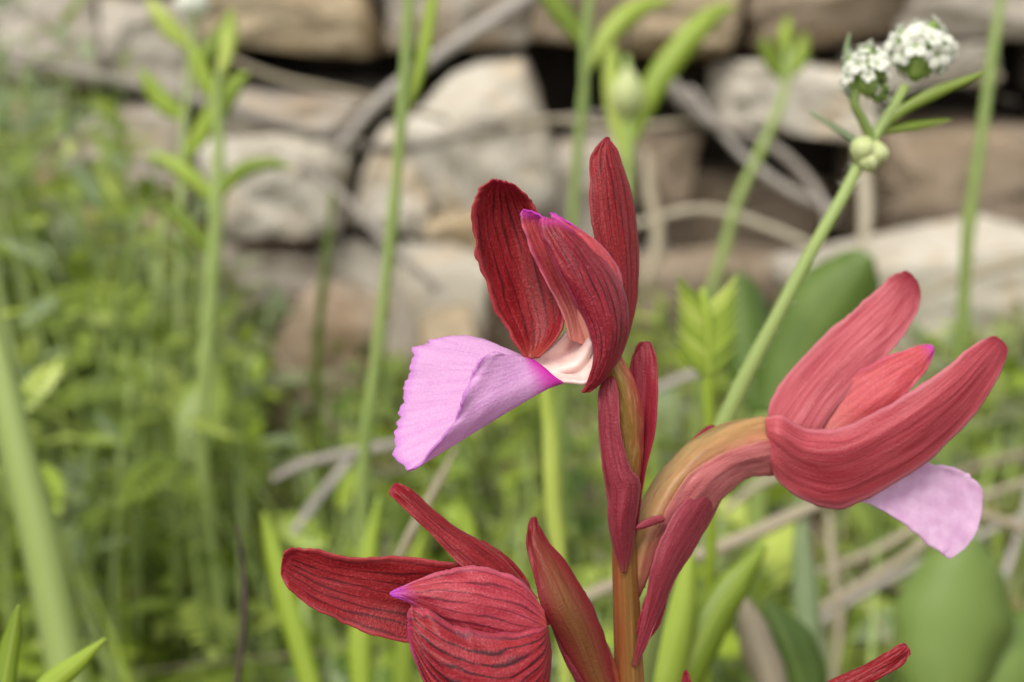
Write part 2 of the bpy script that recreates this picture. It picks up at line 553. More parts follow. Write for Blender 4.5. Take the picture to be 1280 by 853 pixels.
def soil_mat(name, c1, c2, c3):
    m = NT(name)
    p = m.world()
    c = m.mix(m.smooth(m.noise(26, p, 3, .65), .35, .65), c1, c2)
    c = m.mix(m.smooth(m.noise(160, p, 4, .6), .55, .7), c, c3)
    m.l(c, m.b.inputs['Base Color'])
    m.b.inputs['Roughness'].default_value = .95
    m.l(m.bump(m.noise(180, p, 2, .7), .9, .004), m.b.inputs['Normal'])
    return m.m


M_soil = soil_mat('soil', lin(66, 56, 40), lin(92, 78, 58), lin(124, 108, 84))
M_core = soil_mat('dark_earth', lin(34, 28, 22), lin(50, 42, 34), lin(66, 54, 42))

# ------------------------------------------------------------------ ground
def build_ground():
    xs = [-6000, -3000, -1800] + [-1200 + 24 * i for i in range(101)] + [1800, 3000, 6000]
    ys = [-4000, -1500, -500, -200] + [-100 + 24 * i for i in range(60)] + [1700, 2600, 5000]
    vs, f = [], []
    for y in ys:
        for x in xs:
            n = 5 * noise.noise(Vector((x * .03, y * .03, 1))) + 3 * noise.noise(Vector((x * .09, y * .09, 2)))
            vs.append((x, y, gz(x, y) + (n * .6 if abs(x) < 1300 and y < 1400 else 0)))
    f = grid_faces(len(ys), len(xs))
    tag(obj('ground', mesh_data('ground', vs, f, M_soil)), kind='structure')


build_ground()

# ------------------------------------------------------------------ the dry stone wall
def stone_mesh(w, h, dp, mat, seed, sub=5):
    """an angular, roughly split block of the given size"""
    rn = random.Random(seed * 13 + 1)
    bm = bmesh.new()
    for cx in (-1, 1):
        for cy in (-1, 1):
            for cz in (-1, 1):
                k = [1 - abs(rn.gauss(0, .16)) for _ in range(3)]
                bm.verts.new((cx * k[0], cy * k[1], cz * k[2]))
    for _ in range(9):
        ax = rn.randrange(3)
        p = [rn.uniform(-.75, .75) for _ in range(3)]
        p[ax] = rn.choice((-1, 1)) * rn.uniform(.92, 1.12)
        bm.verts.new(p)
    res = bmesh.ops.convex_hull(bm, input=bm.verts)
    bmesh.ops.delete(bm, geom=list({g for g in res['geom_interior'] + res['geom_unused'] if isinstance(g, bmesh.types.BMVert)}), context='VERTS')
    bmesh.ops.bevel(bm, geom=list(bm.edges), offset=.07, segments=2, affect='EDGES', profile=.6)
    bmesh.ops.triangulate(bm, faces=list(bm.faces))
    for _ in range(4):
        le = [e for e in bm.edges if e.calc_length() > (.22 if sub > 4 else .45)]
        if not le: break
        bmesh.ops.subdivide_edges(bm, edges=le, cuts=1)
        bmesh.ops.triangulate(bm, faces=list(bm.faces))
    bm.normal_update()
    so = Vector((seed * 1.7, seed * .9, seed * 2.3))
    vs = []
    for v in bm.verts:
        p = v.co.copy()
        vs.append(p + v.normal * (.07 * noise.noise(p * 1.8 + so) + .05 * noise.noise(p * 4 + so) + .03 * noise.noise(p * 9 + so)))
    for i, full in enumerate((w, dp, h)):
        lo, hi = min(q[i] for q in vs), max(q[i] for q in vs)
        for q in vs: q[i] = (q[i] - (lo + hi) / 2) * full / (hi - lo)
    bm.verts.index_update()
    f = [tuple(v.index for v in fc.verts) for fc in bm.faces]
    bm.free()
    return mesh_data('stone', vs, f, mat)


WALL_Y = 850.0
wall = empty('dry_stone_wall', (0, WALL_Y + 60, gz(0, WALL_Y + 60)), size=.1)
tag(wall, 'dry stone wall of pale weathered limestone blocks with dark gaps', 'wall')
worg = Vector((0, WALL_Y + 60, gz(0, WALL_Y + 60)))
# cx, cy, width, height in photo pixels, roll, colour, set back (mm)
STONES = [
    (372, 0, 225, 126, 4, 'tan', 0), (376, 138, 205, 66, 2, 'grey', 4), (362, 228, 172, 132, -3, 'pale', -6),
    (212, 62, 132, 124, 5, 'grey', 12), (196, 186, 160, 120, -4, 'grey', 6), (196, 304, 180, 120, 3, 'pink', 0),
    (608, 190, 176, 210, -20, 'pale', -16), (508, 216, 100, 134, 12, 'pale', 0), (572, 14, 190, 84, -4, 'grey', 8),
    (720, 4, 124, 100, 6, 'brown', 14), (606, 292, 126, 110, -8, 'tan', -24), (736, 236, 130, 150, 6, 'grey', 14),
    (842, 20, 160, 104, 3, 'tan', 4), (1010, 20, 210, 92, -3, 'brown', 6), (985, 120, 200, 84, 7, 'pale', -10),
    (905, 262, 240, 110, 4, 'brown', 66), (820, 200, 90, 100, 8, 'brown', 50), (1190, 94, 280, 120, -4, 'grey', -4), (1215, 6, 230, 84, 2, 'grey', 4), (1190, 230, 270, 172, 2, 'brown', 2),
    (70, 40, 170, 136, 2, 'grey', 8), (52, 176, 170, 138, -3, 'brown', 10), (60, 310, 180, 130, 4, 'grey', 0),
    (330, 352, 170, 120, 3, 'grey', 6), (490, 340, 160, 120, -3, 'pale', 8), (760, 352, 200, 100, 4, 'grey', 6),
    (935, 350, 180, 100, 4, 'brown', 10),
    (1400, 60, 180, 150, 3, 'grey', 4), (1410, 220, 190, 170, -3, 'tan', 4), (1150, 380, 260, 120, 3, 'grey', 12), (1390, 380, 250, 130, 0, 'grey', 6),
    (-100, 60, 190, 150, 2, 'tan', 4), (-120, 210, 190, 150, -3, 'grey', 4), (-110, 350, 190, 130, 2, 'pale', 4),
]
rn = random.Random(5)
for side in (-1, 1):                                   # the wall runs on beyond both edges of the picture
    for cy, hh in ((60, 150), (215, 160), (368, 140)):
        x = 1480 if side > 0 else -210
        while -700 < x < 1950:
            ww = rn.uniform(150, 240)
            STONES.append((x + side * ww / 2, cy + rn.uniform(-6, 6), ww + 4, hh, rn.uniform(-4, 4), rn.choice(['grey', 'pale', 'tan', 'brown']), rn.uniform(-4, 12)))
            x += side * ww
for row in range(3):                                   # the courses above the picture's edge
    x = -650 + row * 40
    while x < 1930:
        ww = rn.uniform(130, 230)
        STONES.append((x + ww / 2, -100 - row * 112 + rn.uniform(-6, 6), ww + 6, 118, rn.uniform(-4, 4),
                       rn.choice(['grey', 'pale', 'tan', 'brown', 'grey']), rn.uniform(-6, 14)))
        x += ww
for i, (cx, cy, sw, sh, roll, colr, back) in enumerate(STONES):
    dp = 150 + 20 * math.sin(i * 2.1)
    p = atY(cx, cy, WALL_Y + back + dp * .5)
    d = proj(atY(cx, cy, WALL_Y + back))[2]
    me = stone_mesh(sw * K * d * 1.12, sh * K * d * 1.13, dp, STONE[colr], i + 1, 5 if cy > -60 else 3)
    obj('stone', me, wall, p - worg, (R(random.uniform(-4, 4)), R(roll), R(random.uniform(-5, 5))))
# the earth packed behind the face stones
vs = []
for zz in range(0, 22):
    for xx in range(0, 45):
        x, z = -1000 + xx * 46, -20 + zz * 26
        vs.append(Vector((x, WALL_Y + 150 + 22 * noise.noise(Vector((x * .012, z * .012, 3))) + 8 * noise.noise(Vector((x * .05, z * .05, 3))), z)) - worg)
n0 = len(vs)
vs += [v + Vector((0, 200, 0)) for v in vs]
f = grid_faces(22, 45)
f += [tuple(n0 + k for k in reversed(q)) for q in grid_faces(22, 45)]
edge = list(range(45)) + [i * 45 + 44 for i in range(1, 22)] + [21 * 45 + j for j in range(43, -1, -1)] + [i * 45 for i in range(20, 0, -1)]
f += [(edge[(i + 1) % len(edge)], edge[i], edge[i] + n0, edge[(i + 1) % len(edge)] + n0) for i in range(len(edge))]
obj('earth_core', mesh_data('earth_core', vs, f, M_core), wall)

# stones lying loose at the foot of the wall
LOOSE = [
    (1120, 350, 420, 92, -6, 'pale', 770, 'long whitish slab lying at the wall foot below the brown block', 7),
    (545, 372, 128, 104, 8, 'pale', 720, 'small pale stone with ochre stain lying before the wedge-shaped block', 3),
    (392, 440, 128, 150, 22, 'brown', 600, 'greyish brown stone standing tilted among the herbs', 9),
    (560, 428, 90, 50, -8, 'tan', 640, 'small flat tan stone half hidden beside the pale stone', 4),
    (860, 352, 150, 60, -3, 'brown', 790, 'low brown stone under the dark gap full of twigs', 14),
]
for (cx, cy, sw, sh, roll, colr, y, lab, sd) in LOOSE:
    p = atY(cx, cy, y)
    d = proj(p)[2]
    hh = sh * K * d
    base = gz(p.x, p.y)
    full = max(hh, (p.z + hh * .5 - base) + 6)           # reach down to the soil
    o = obj('loose_stone', stone_mesh(sw * K * d, full, max(70, sw * K * d * .45), STONE[colr], 40 + sd), None,
            (p.x, p.y + 20, p.z + hh * .5 - full * .5), (0, R(roll), R(4)))
    tag(o, lab, 'stone', 'loose stones at the wall foot')

# ------------------------------------------------------------------ the orchid
ob = P(786, 853, 99.5)
OB = Vector((ob.x, ob.y + 2, gz(ob.x, ob.y + 2)))
orchid = empty('orchid', OB, size=.02)
tag(orchid, 'wild orchid with crimson veined flowers and lilac lips on a reddish stem', 'orchid')


def tp(rows):                                           # stem rows in pixels + way down to the soil
    return [P(a, b, d) for a, b, d, r in rows]


st = [(781, 560, 95.6, 12), (780, 640, 96.6, 14), (781, 700, 97.4, 15.5), (784, 770, 98.4, 17), (787, 853, 99.5, 18)]
pts = tp(st) + [Vector((ob.x + 1, ob.y + 1, 130)), Vector((ob.x + 1, ob.y + 2, 60)), OB + Vector((0, 0, -6))]
rad = [r * K * d for a, b, d, r in st] + [1.7, 2.2, 2.6]
tube('stem', pts, rad, M_stem, orchid, OB, segs=28, wob=.08, sub=12, ribs=7, rib=.05, twist=2.0)


def basal_leaf(parent, org, ang, L, W, lift, mat, name='leaf'):
    def fn(u, v):
        s = math.sin(math.pi * min(1, u * .93 + .06)) ** .7
        x = (v - .5) * W * s
        y = L * u
        z = lift * math.sin(u * 2.0) * L - abs(v - .5) ** 1.5 * -6
        q = Vector((x, y, z))
        q.rotate(Euler((0, 0, ang)))
        return org + q
    return sheet(name, fn, mat, parent, org, 16, 7, .5)


for i, (a, L, W) in enumerate([(.3, 80, 15), (2.0, 70, 13), (3.6, 85, 14), (5.0, 75, 13), (1.2, 60, 12)]):
    basal_leaf(orchid, OB, a, L, W, .35, M_leaf_d)
for i, (z, a) in enumerate([(40, 1.0), (85, 3.4), (130, 5.2)]):   # leaves sheathing the stem
    o = basal_leaf(orchid, OB, a, 38 - 5 * i, 8, 1.0, M_leaf_d, 'stem_leaf')
    o.location = (0.001, 0.0015, z * .001)


# ---- the flower at the top of the spike
fa = empty('flower', (0, 0, 0), orchid)
petal('sepal', [  # the far side sepal, cupped
    (657, 449, 94.2, 674, 447, 93.6, .3), (640, 424, 94.0, 702, 414, 93.8, 1.3), (620, 390, 94.0, 708, 372, 94.4, 1.7), (605, 350, 93.8, 700, 330, 94.8, 1.9),
    (595, 310, 93.4, 687, 292, 94.8, 2.0), (591, 272, 93.0, 671, 262, 94.6, 1.7), (596, 244, 92.8, 661, 248, 94.2, 1.2), (608, 229, 92.8, 648, 236, 93.6, .6),
    (617, 224, 92.8, 638, 229, 93.2, .2)], M_red, fa, OB, jag=1.1, nr=6, ridges=.09, seed=2)
petal('petal', [  # the far inner petal
    (712, 425, 94.0, 742, 436, 94.6, .2), (703, 392, 93.6, 740, 402, 94.2, .4), (686, 358, 93.2, 734, 375, 93.8, .7), (668, 322, 92.9, 722, 342, 93.4, .9),
    (655, 290, 92.7, 708, 308, 93.0, .9), (651, 270, 92.6, 694, 284, 92.8, .6), (655, 260, 92.6, 680, 271, 92.6, .2)], M_inner, fa, OB, jag=.8, ridges=.05, seed=4)
petal('petal', [  # the near inner petal, mostly hidden by the near sepal
    (742, 455, 94.0, 768, 452, 94.4, .2), (738, 400, 93.2, 780, 390, 94.0, -.6), (722, 345, 92.6, 776, 345, 93.6, -.9), (704, 300, 92.2, 756, 312, 92.9, -.7),
    (691, 276, 92.0, 730, 291, 92.4, -.4), (687, 264, 92.0, 704, 274, 92.1, 0)], M_inner, fa, OB, jag=.6, ridges=.05, seed=5)
petal('sepal', [  # the near side sepal, arched over the throat
    (727, 491, 91.2, 737, 490, 91.3, 0), (737, 470, 91.0, 756, 474, 91.8, -.5), (742, 440, 90.8, 774, 446, 92.4, -1.0), (734, 408, 90.6, 785, 414, 92.8, -1.4),
    (716, 374, 90.5, 784, 380, 92.9, -1.6), (698, 338, 90.6, 770, 346, 92.8, -1.6), (681, 304, 91.0, 748, 317, 92.4, -1.3), (673, 283, 91.4, 722, 292, 92.1, -.8),
    (678, 271, 91.7, 702, 279, 91.9, -.2)], M_dark, fa, OB, ridges=.11, nr=6, jag=.5, seed=6)
petal('sepal', [  # the hooded middle sepal standing up
    (742, 482, 93.6, 764, 470, 94.6, -.3), (756, 446, 93.8, 778, 440, 95.4, -.5), (762, 402, 94.2, 790, 404, 96.2, -.7), (756, 358, 94.6, 797, 364, 96.8, -.8),
    (746, 312, 94.9, 798, 320, 97.0, -.9), (739, 270, 95.0, 794, 276, 97.0, -1.0), (737, 230, 95.2, 786, 230, 96.8, -.9), (737, 202, 95.4, 776, 200, 96.6, -.7),
    (743, 188, 95.7, 770, 186, 96.4, -.3), (751, 178, 95.9, 764, 177, 96.3, -.1), (756, 172, 96, 760, 171, 96.2, 0)], M_red, fa, OB, ridges=.08, nr=5, jag=.3, seed=8)

MARG = [(604, 425, 98.6), (582, 421, 98.8), (556, 422, 98.6), (532, 430, 98.0), (516, 440, 97.2), (511, 470, 96.4), (503, 500, 95.4), (497, 530, 94.4), (493, 558, 93.2),
        (512, 588, 91.2), (540, 562, 89.6), (566, 530, 88.8), (577, 502, 88.6), (590, 470, 88.8), (604, 446, 89.2), (622, 441, 90.0)]
LBASE = [(664, 449, 95.4), (672, 452, 95.2), (684, 462, 94.6), (694, 472, 93.8), (703, 478, 92.8), (702, 477, 92.2), (692, 470, 92.0), (680, 460, 92.2), (668, 452, 92.6), (660, 449, 93.0)]


def lipfn(u, v):
    b, m_ = spline(LBASE, v), spline(MARG, v)
    e = sm(.82, 1, u)
    jj = 1 + .035 * e * (noise.noise(Vector((v * 26, 0, 4))) + .8 * noise.noise(Vector((v * 70, 0, 8))))
    t = (u ** .92) * jj
    px, py, d = [x + (y - x) * t for x, y in zip(b, m_)]
    d += .45 * e * noise.noise(Vector((v * 18, u * 2, 1))) + .25 * u * noise.noise(Vector((v * 7, u * 4, 7)))
    d += .9 * math.sin(math.pi * u) * (1 if v < .55 else -.7) * math.sin(math.pi * v)
    return P(px, py, d)


sheet('lip', lipfn, M_lip, fa, OB, 60, 150, .22)


def throatfn(u, v):                                      # the pale channel behind the lip
    rows = [(662, 451, 94.6, 703, 478, 92.4, .5), (682, 440, 94.6, 716, 478, 91.9, 1.6), (700, 424, 94.7, 732, 479, 91.7, 2.0), (714, 408, 94.8, 742, 470, 91.6, 1.8), (728, 398, 94.8, 748, 450, 92, 1.0)]
    a = spline(rows, u)
    d = a[2] + (a[5] - a[2]) * v + a[6] * 4 * v * (1 - v)
    d -= 1.7 * math.exp(-((v - .58) / .12) ** 2) * sm(0, .45, u)      # a fold along its middle
    d += .8 * math.exp(-((v - .3) / .12) ** 2) * sm(.2, .6, u)
    return P(a[0] + (a[3] - a[0]) * v, a[1] + (a[4] - a[1]) * v, d)


sheet('throat', throatfn, M_throat, fa, OB, 26, 26, .3)
pxtube('column', [(750, 440, 94.8, 12), (742, 420, 94.6, 13), (735, 402, 94.4, 12), (728, 388, 94.2, 8), (725, 380, 94.1, 3)], M_column, fa, OB, segs=14)
pxtube('ovary', [(764, 452, 93.6, 15), (776, 480, 94.0, 18), (783, 520, 94.6, 20), (785, 560, 95.2, 19), (783, 610, 96.0, 16), (780, 660, 96.8, 13)], M_ovary, fa, OB, segs=30, wob=.05, ribs=6, twist=1.2)
petal('bract', [  # behind the ovary, its tip standing free
    (778, 712, 97.8, 786, 710, 97.7, 0), (768, 690, 97.6, 792, 686, 97.4, -.2), (776, 640, 97.2, 800, 636, 96.6, -.2), (782, 590, 96.6, 808, 586, 95.6, .1), (784, 540, 96.4, 819, 535, 95.2, .3), (786, 490, 96.6, 822, 488, 95.6, .4),
    (789, 452, 96.9, 820, 450, 96.2, .3), (796, 433, 97.0, 815, 432, 96.8, .1), (802, 427, 97.1, 811, 427, 97.0, 0)], M_bract, fa, OB, ridges=.02, nr=3, seed=11)
petal('bract', [  # the bract folded round the ovary's foot
    (778, 716, 96.2, 783, 716, 96.3, 0), (769, 692, 95.7, 789, 690, 95.8, -.5), (761, 655, 95.0, 794, 650, 95.0, -1.3), (759, 620, 94.2, 800, 605, 94.4, -1.3), (754, 590, 93.6, 788, 585, 93.4, -.8), (750, 550, 93.4, 776, 545, 92.8, -.4),
    (748, 515, 93.2, 774, 510, 92.6, -.3), (749, 490, 93.2, 772, 485, 92.6, -.2), (756, 470, 93.3, 768, 470, 92.8, 0)], M_mauve, fa, OB, ridges=.03, nr=3, seed=12)

# ---- the flower reaching out on the long curved ovary
fb = empty('flower', (0, 0, 0), orchid)
pxtube('ovary', [(787, 752, 98.8, 9), (795, 722, 98.4, 14), (804, 684, 98.6, 20), (834, 628, 99.8, 28), (880, 582, 101.4, 32), (925, 560, 103, 34), (958, 556, 104.2, 34), (975, 556, 104.9, 20)], M_ovary2, fb, OB, segs=36, wob=.06, ribs=6, twist=1.0)
petal('bract', [  # dark edge showing above the ovary
    (786, 730, 100, 806, 735, 99, 0), (792, 680, 101, 815, 690, 100, 0), (806, 628, 102, 838, 640, 101, 0), (834, 580, 103.4, 872, 590, 102.6, .2), (868, 546, 104.6, 900, 560, 104, .2), (888, 530, 105.4, 897, 535, 105.2, 0)],
    M_bract, fb, OB, ridges=.02, seed=14)
petal('bract', [  # the mauve bract cradling it from below
    (790, 832, 97.6, 794, 834, 97.6, 0), (797, 800, 97.2, 810, 803, 97.4, -.1), (806, 760, 96.6, 826, 764, 97.4, -.4), (813, 715, 96.2, 845, 722, 97.8, -.7), (826, 674, 96.4, 870, 682, 99.0, -.9), (850, 632, 97.4, 893, 642, 100.2, -.9),
    (880, 606, 98.8, 905, 618, 101.2, -.5), (902, 596, 100, 912, 602, 101.4, 0)], M_mauve, fb, OB, ridges=.03, nr=3, seed=15)
petal('bract', [(788, 812, 98.2, 796, 818, 98.2, 0), (797, 780, 97.6, 822, 784, 98.2, -.3), (808, 745, 97.8, 834, 748, 98.6, -.3), (828, 722, 98.4, 838, 724, 98.9, 0)], M_bract, fb, OB, ridges=.02, seed=16)
petal('ovary_fold', [  # the pink flank of the ovary
    (818, 676, 97.6, 846, 696, 99.6, 0), (838, 626, 97.4, 878, 654, 100.0, -.6), (870, 586, 97.8, 908, 619, 100.2, -.9), (914, 562, 99.4, 934, 598, 101.6, -.9), (962, 549, 101.1, 966, 594, 102.6, -.8), (992, 548, 103.6, 992, 590, 104.2, -.3)], M_flank, fb, OB, ridges=.03, nr=3, seed=36, keel=.5)
pxtube('bract_tip', [(828, 648, 96.6, 5), (812, 653, 95.9, 5.5), (800, 658, 95.4, 4.5), (795, 661, 95.2, 2)], M_mauve, fb, OB, segs=10)
petal('petal', [  # inner petals, magenta at the end
    (985, 556, 105.2, 1000, 575, 104.6, 0), (1010, 515, 105.2, 1040, 565, 103.6, -.4), (1050, 478, 105.0, 1085, 535, 103.2, -.6), (1095, 452, 104.8, 1125, 500, 103.2, -.5), (1130, 438, 104.8, 1150, 474, 103.6, -.3),
    (1155, 431, 104.8, 1164, 450, 104.3, -.1), (1165, 431, 104.8, 1168, 438, 104.6, 0)], M_inner, fb, OB, ridges=.05, jag=.4, seed=17)
petal('sepal', [  # the upper sepal
    (961, 535, 106.2, 972, 575, 104.2, -.2), (962, 505, 106.8, 1010, 560, 103.4, -1.2), (988, 466, 107.6, 1046, 510, 103.8, -1.6), (1025, 424, 108.2, 1082, 470, 104.6, -1.5), (1062, 392, 108.6, 1112, 440, 105.6, -1.2),
    (1092, 366, 109, 1134, 414, 106.6, -.8), (1112, 348, 109.4, 1148, 385, 107.6, -.4), (1126, 340, 109.8, 1150, 364, 108.6, -.1), (1134, 339, 110, 1144, 347, 109.4, 0)], M_pale_tip, fb, OB, ridges=.05, seed=18, keel=.75, mid=.55)
petal('sepal', [  # the broad lower sepal
    (957, 524, 101.9, 962, 572, 100.9, -.3), (976, 520, 101.3, 971, 599, 101.9, -1.5), (1008, 536, 102.2, 1002, 624, 103.0, -1.8), (1055, 534, 101.8, 1048, 636, 102.8, -2.0), (1100, 512, 101.8, 1105, 612, 102.8, -1.8),
    (1144, 486, 102, 1160, 576, 102.8, -1.6), (1184, 458, 102.4, 1208, 530, 103.0, -1.1), (1215, 433, 102.8, 1240, 486, 103.2, -.6), (1236, 422, 103.2, 1257, 448, 103.4, -.2), (1247, 421, 103.4, 1259, 432, 103.5, 0)],
    M_pale, fb, OB, ridges=.05, nr=6, seed=19, keel=.7, mid=.3)
petal('lip', [(1060, 590, 104.6, 1062, 625, 104.6, .2), (1100, 578, 105, 1090, 632, 104.6, .3), (1150, 578, 105.2, 1128, 654, 104.8, .5), (1196, 586, 105.4, 1158, 678, 105, .6), (1224, 606, 105.6, 1182, 696, 105.2, .5), (1236, 634, 105.6, 1200, 704, 105.3, .2)],
      M_lip2, fb, OB, ridges=.03, jag=.25, seed=20, rnd=.16)

# ---- the flower leaning forward, low on the spike
fc = empty('flower', (0, 0, 0), orchid)
pxtube('ovary', [(776, 905, 99.6, 12), (760, 850, 98.4, 15), (742, 806, 97.4, 15), (722, 772, 96.4, 13), (704, 760, 95.6, 10), (690, 766, 94.4, 8), (676, 780, 93.2, 8), (655, 792, 92.2, 10)], M_ovary3, fc, OB, segs=30, wob=.05, ribs=6, twist=1.2)
petal('bract', [
    (764, 905, 98.2, 786, 900, 98.4, -.2), (728, 856, 96.4, 768, 848, 97.4, -.6), (704, 810, 94.6, 754, 792, 96.4, -.9), (680, 766, 92.6, 734, 746, 95.4, -.7), (668, 724, 92.8, 708, 704, 95, -.4), (659, 685, 93.8, 686, 678, 95.2, -.1),
    (660, 660, 94.8, 674, 657, 95.2, 0), (664, 647, 95.1, 670, 646, 95.2, 0)], M_bract_olive, fc, OB, ridges=.03, nr=3, seed=22)
petal('bract', [(768, 905, 98.6, 772, 915, 98.8, 0), (728, 846, 96.6, 740, 880, 97, -.5), (702, 795, 95.2, 716, 846, 95.8, -.6), (686, 765, 94.4, 696, 800, 94.6, -.4), (680, 755, 94, 684, 764, 94, 0)], M_mauve, fc, OB, ridges=.02, seed=23)
petal('sepal', [  # the side sepal held out flat
    (640, 745, 92.6, 620, 815, 92.2, .2), (585, 706, 92.0, 560, 815, 91.8, .6), (530, 699, 91.6, 500, 802, 91.2, .9), (470, 697, 91.2, 445, 786, 90.8, 1.0), (420, 694, 90.8, 400, 765, 90.4, .9), (385, 686, 90.5, 370, 744, 90.2, .6),
    (364, 685, 90.3, 355, 728, 90.1, .3), (354, 692, 90.2, 351, 712, 90.1, 0)], M_red, fc, OB, ridges=.08, nr=5, seed=24)
petal('sepal', [  # the narrow middle sepal seen edge on
    (672, 748, 92.8, 640, 752, 91.2, -.2), (655, 728, 93, 615, 735, 91, -.5), (632, 702, 93.2, 588, 716, 91, -.6), (602, 678, 93.2, 566, 698, 91.2, -.7), (570, 660, 93.1, 545, 674, 91.4, -.6), (540, 636, 93, 520, 650, 91.6, -.5),
    (514, 612, 92.9, 499, 630, 91.9, -.3), (500, 605, 92.8, 488, 619, 92.1, -.1), (494, 604, 92.7, 487, 612, 92.4, 0)], M_red, fc, OB, ridges=.06, nr=4, seed=25, keel=.8, mid=.4)
petal('petal', [  # a folded petal behind
    (668, 752, 93.4, 640, 740, 93, 0), (658, 724, 93.8, 622, 716, 93.2, 0), (636, 698, 94.2, 606, 694, 93.6, 0), (612, 681, 94.4, 596, 680, 94, 0), (602, 676, 94.4, 597, 677, 94.2, 0)], M_red, fc, OB, ridges=.04, jag=.4, seed=26)
petal('petal', [  # the near petal, magenta at the end
    (680, 764, 91.4, 686, 806, 90.8, -.3), (650, 726, 91.3, 652, 812, 89.9, -.9), (600, 709, 91.0, 610, 806, 89.5, -1.2), (560, 712, 90.7, 570, 792, 89.4, -1.1), (525, 724, 90.4, 535, 768, 89.5, -.7), (502, 734, 90.1, 508, 752, 89.7, -.3),
    (486, 741, 89.9, 489, 745, 89.8, 0)], petal_mat('orchid_hood_petal', lin(152, 34, 48), lin(178, 62, 72), lin(84, 8, 28), lin(204, 104, 126), lin(176, 60, 176), lin(186, 66, 60),
                                                     veins=7, vein_s=.8, tip0=.74, tip_s=.95, thin=.2, grain=.35), fc, OB, ridges=.06, nr=5, seed=27, keel=.55, mid=.35)
petal('sepal', [  # the near side sepal, boldly veined
    (684, 782, 90.6, 689, 814, 90.4, -.2), (672, 786, 89.4, 685, 866, 89.0, -1.0), (642, 791, 88.8, 674, 902, 88.8, -1.6), (606, 792, 88.2, 655, 935, 87.8, -1.5), (570, 782, 88.0, 625, 945, 87.5, -1.4), (540, 768, 88.0, 590, 935, 87.6, -1.3),
    (520, 759, 88.5, 550, 892, 87.7, -.9), (512, 762, 88.5, 524, 838, 87.9, -.5), (509, 774, 88.5, 512, 805, 88.2, -.1)], M_bold, fc, OB, ridges=.22, nr=9, jag=.3, seed=28)
petal('lip', [(650, 850, 91.5, 662, 880, 91, .3), (600, 880, 91, 630, 930, 90.5, .4), (560, 910, 90.5, 610, 1000, 90, .6), (520, 960, 90, 580, 1060, 89.5, .4)], M_lip2, fc, OB, ridges=.04, jag=.3, seed=29)

# ---- the lowest flower, of which one sepal reaches into the picture
fd = empty('flower', (0, 0, 0), orchid)
pxtube('ovary', [(800, 1040, 101, 14), (840, 1000, 98, 24), (900, 965, 95.5, 30), (960, 940, 94, 28)], M_ovary, fd, OB, segs=18)
petal('sepal', [(950, 920, 93.6, 955, 960, 92.8, 0), (990, 878, 93.4, 1000, 920, 92.4, -.5), (1040, 850, 93, 1052, 878, 92.2, -.5), (1080, 832, 92.8, 1092, 852, 92.2, -.4), (1112, 813, 92.6, 1124, 834, 92.2, -.3), (1126, 805, 92.5, 1136, 820, 92.3, -.1), (1131, 804, 92.5, 1137, 812, 92.4, 0)],
      M_red, fd, OB, ridges=.05, nr=4, seed=31)
petal('sepal', [(950, 940, 92.6, 960, 985, 92.4, 0), (1010, 935, 91.6, 1015, 1030, 91.4, -1.2), (1080, 950, 91, 1070, 1060, 90.8, -1.4), (1140, 965, 90.8, 1120, 1050, 90.6, -.9), (1180, 985, 90.8, 1170, 1020, 90.7, 0)], M_dark, fd, OB, seed=32)
petal('petal', [(950, 920, 94, 965, 960, 93.5, 0), (1000, 890, 93.6, 1030, 950, 92.6, -.6), (1060, 895, 93, 1075, 950, 92.3, -.6), (1110, 915, 92.6, 1115, 935, 92.4, 0)], M_inner, fd, OB, seed=33)
petal('lip', [(960, 975, 93.6, 955, 995, 93.4, 0), (1000, 1010, 93.8, 970, 1050, 93.4, .3), (1060, 1060, 94, 1000, 1120, 93.6, .4), (1090, 1110, 94, 1040, 1160, 93.8, .2)], M_lip2, fd, OB, jag=.3, seed=34)
petal('bract', [(800, 1045, 100.5, 806, 1050, 100.5, 0), (815, 980, 99.5, 845, 985, 99, -.4), (838, 900, 98.6, 872, 905, 98.2, -.4), (850, 862, 98.2, 866, 864, 98, 0), (855, 838, 98, 859, 838, 98, 0)], M_bract, fd, OB, seed=35)

# ------------------------------------------------------------------ the white-flowered weed
WD = 128.0
wb = P(868, 640, 132)
WB = Vector((wb.x - 6, wb.y + 30, gz(wb.x - 6, wb.y + 30)))
weed = empty('white_flowered_weed', WB, size=.02)
tag(weed, 'slender hairy weed with small white flower clusters on a slanting green stem', 'wildflower')
wr = [(1132, 108, 128.5, 7), (1112, 140, 128.2, 8), (1086, 182, 128, 9), (1060, 234, 127.6, 9), (1012, 318, 128, 9.5), (965, 408, 128.8, 10.5), (930, 475, 129.6, 12), (905, 530, 130.4, 13), (868, 620, 132, 14)]
pts = [P(a, b, d) for a, b, d, r in wr]
tube('stem', pts + [Vector((WB.x + 3, WB.y - 6, 110)), Vector((WB.x, WB.y, 40)), WB + Vector((0, 0, -5))],
     [r * K * d * .86 for a, b, d, r in wr] + [1.3, 1.4, 1.5], M_stalk, weed, WB, segs=14)
pxtube('branch', [(1090, 176, 128, 7), (1078, 150, 127, 6), (1068, 128, 126.4, 5.5), (1070, 112, 126.2, 6)], M_stalk, weed, WB, segs=10)


def floret_data():
    vs, f, uv = [], [], []
    for k in range(5):
        a = k * 2 * math.pi / 5
        o0 = len(vs)
        for i in range(4):
            for j in range(3):
                r = .12 + .95 * i / 3
                ww = [.16, .36, .44, .2][i] * (j - 1)
                z = .35 * math.sin(i / 3 * 2.0) - .12 * abs(j - 1)
                vs.append((r * math.cos(a) - ww * math.sin(a), r * math.sin(a) + ww * math.cos(a), z))
                uv.append((i / 3, j / 2))
        f += grid_faces(4, 3, off=o0)
    return mesh_data('floret', vs, f, M_floret, uv)


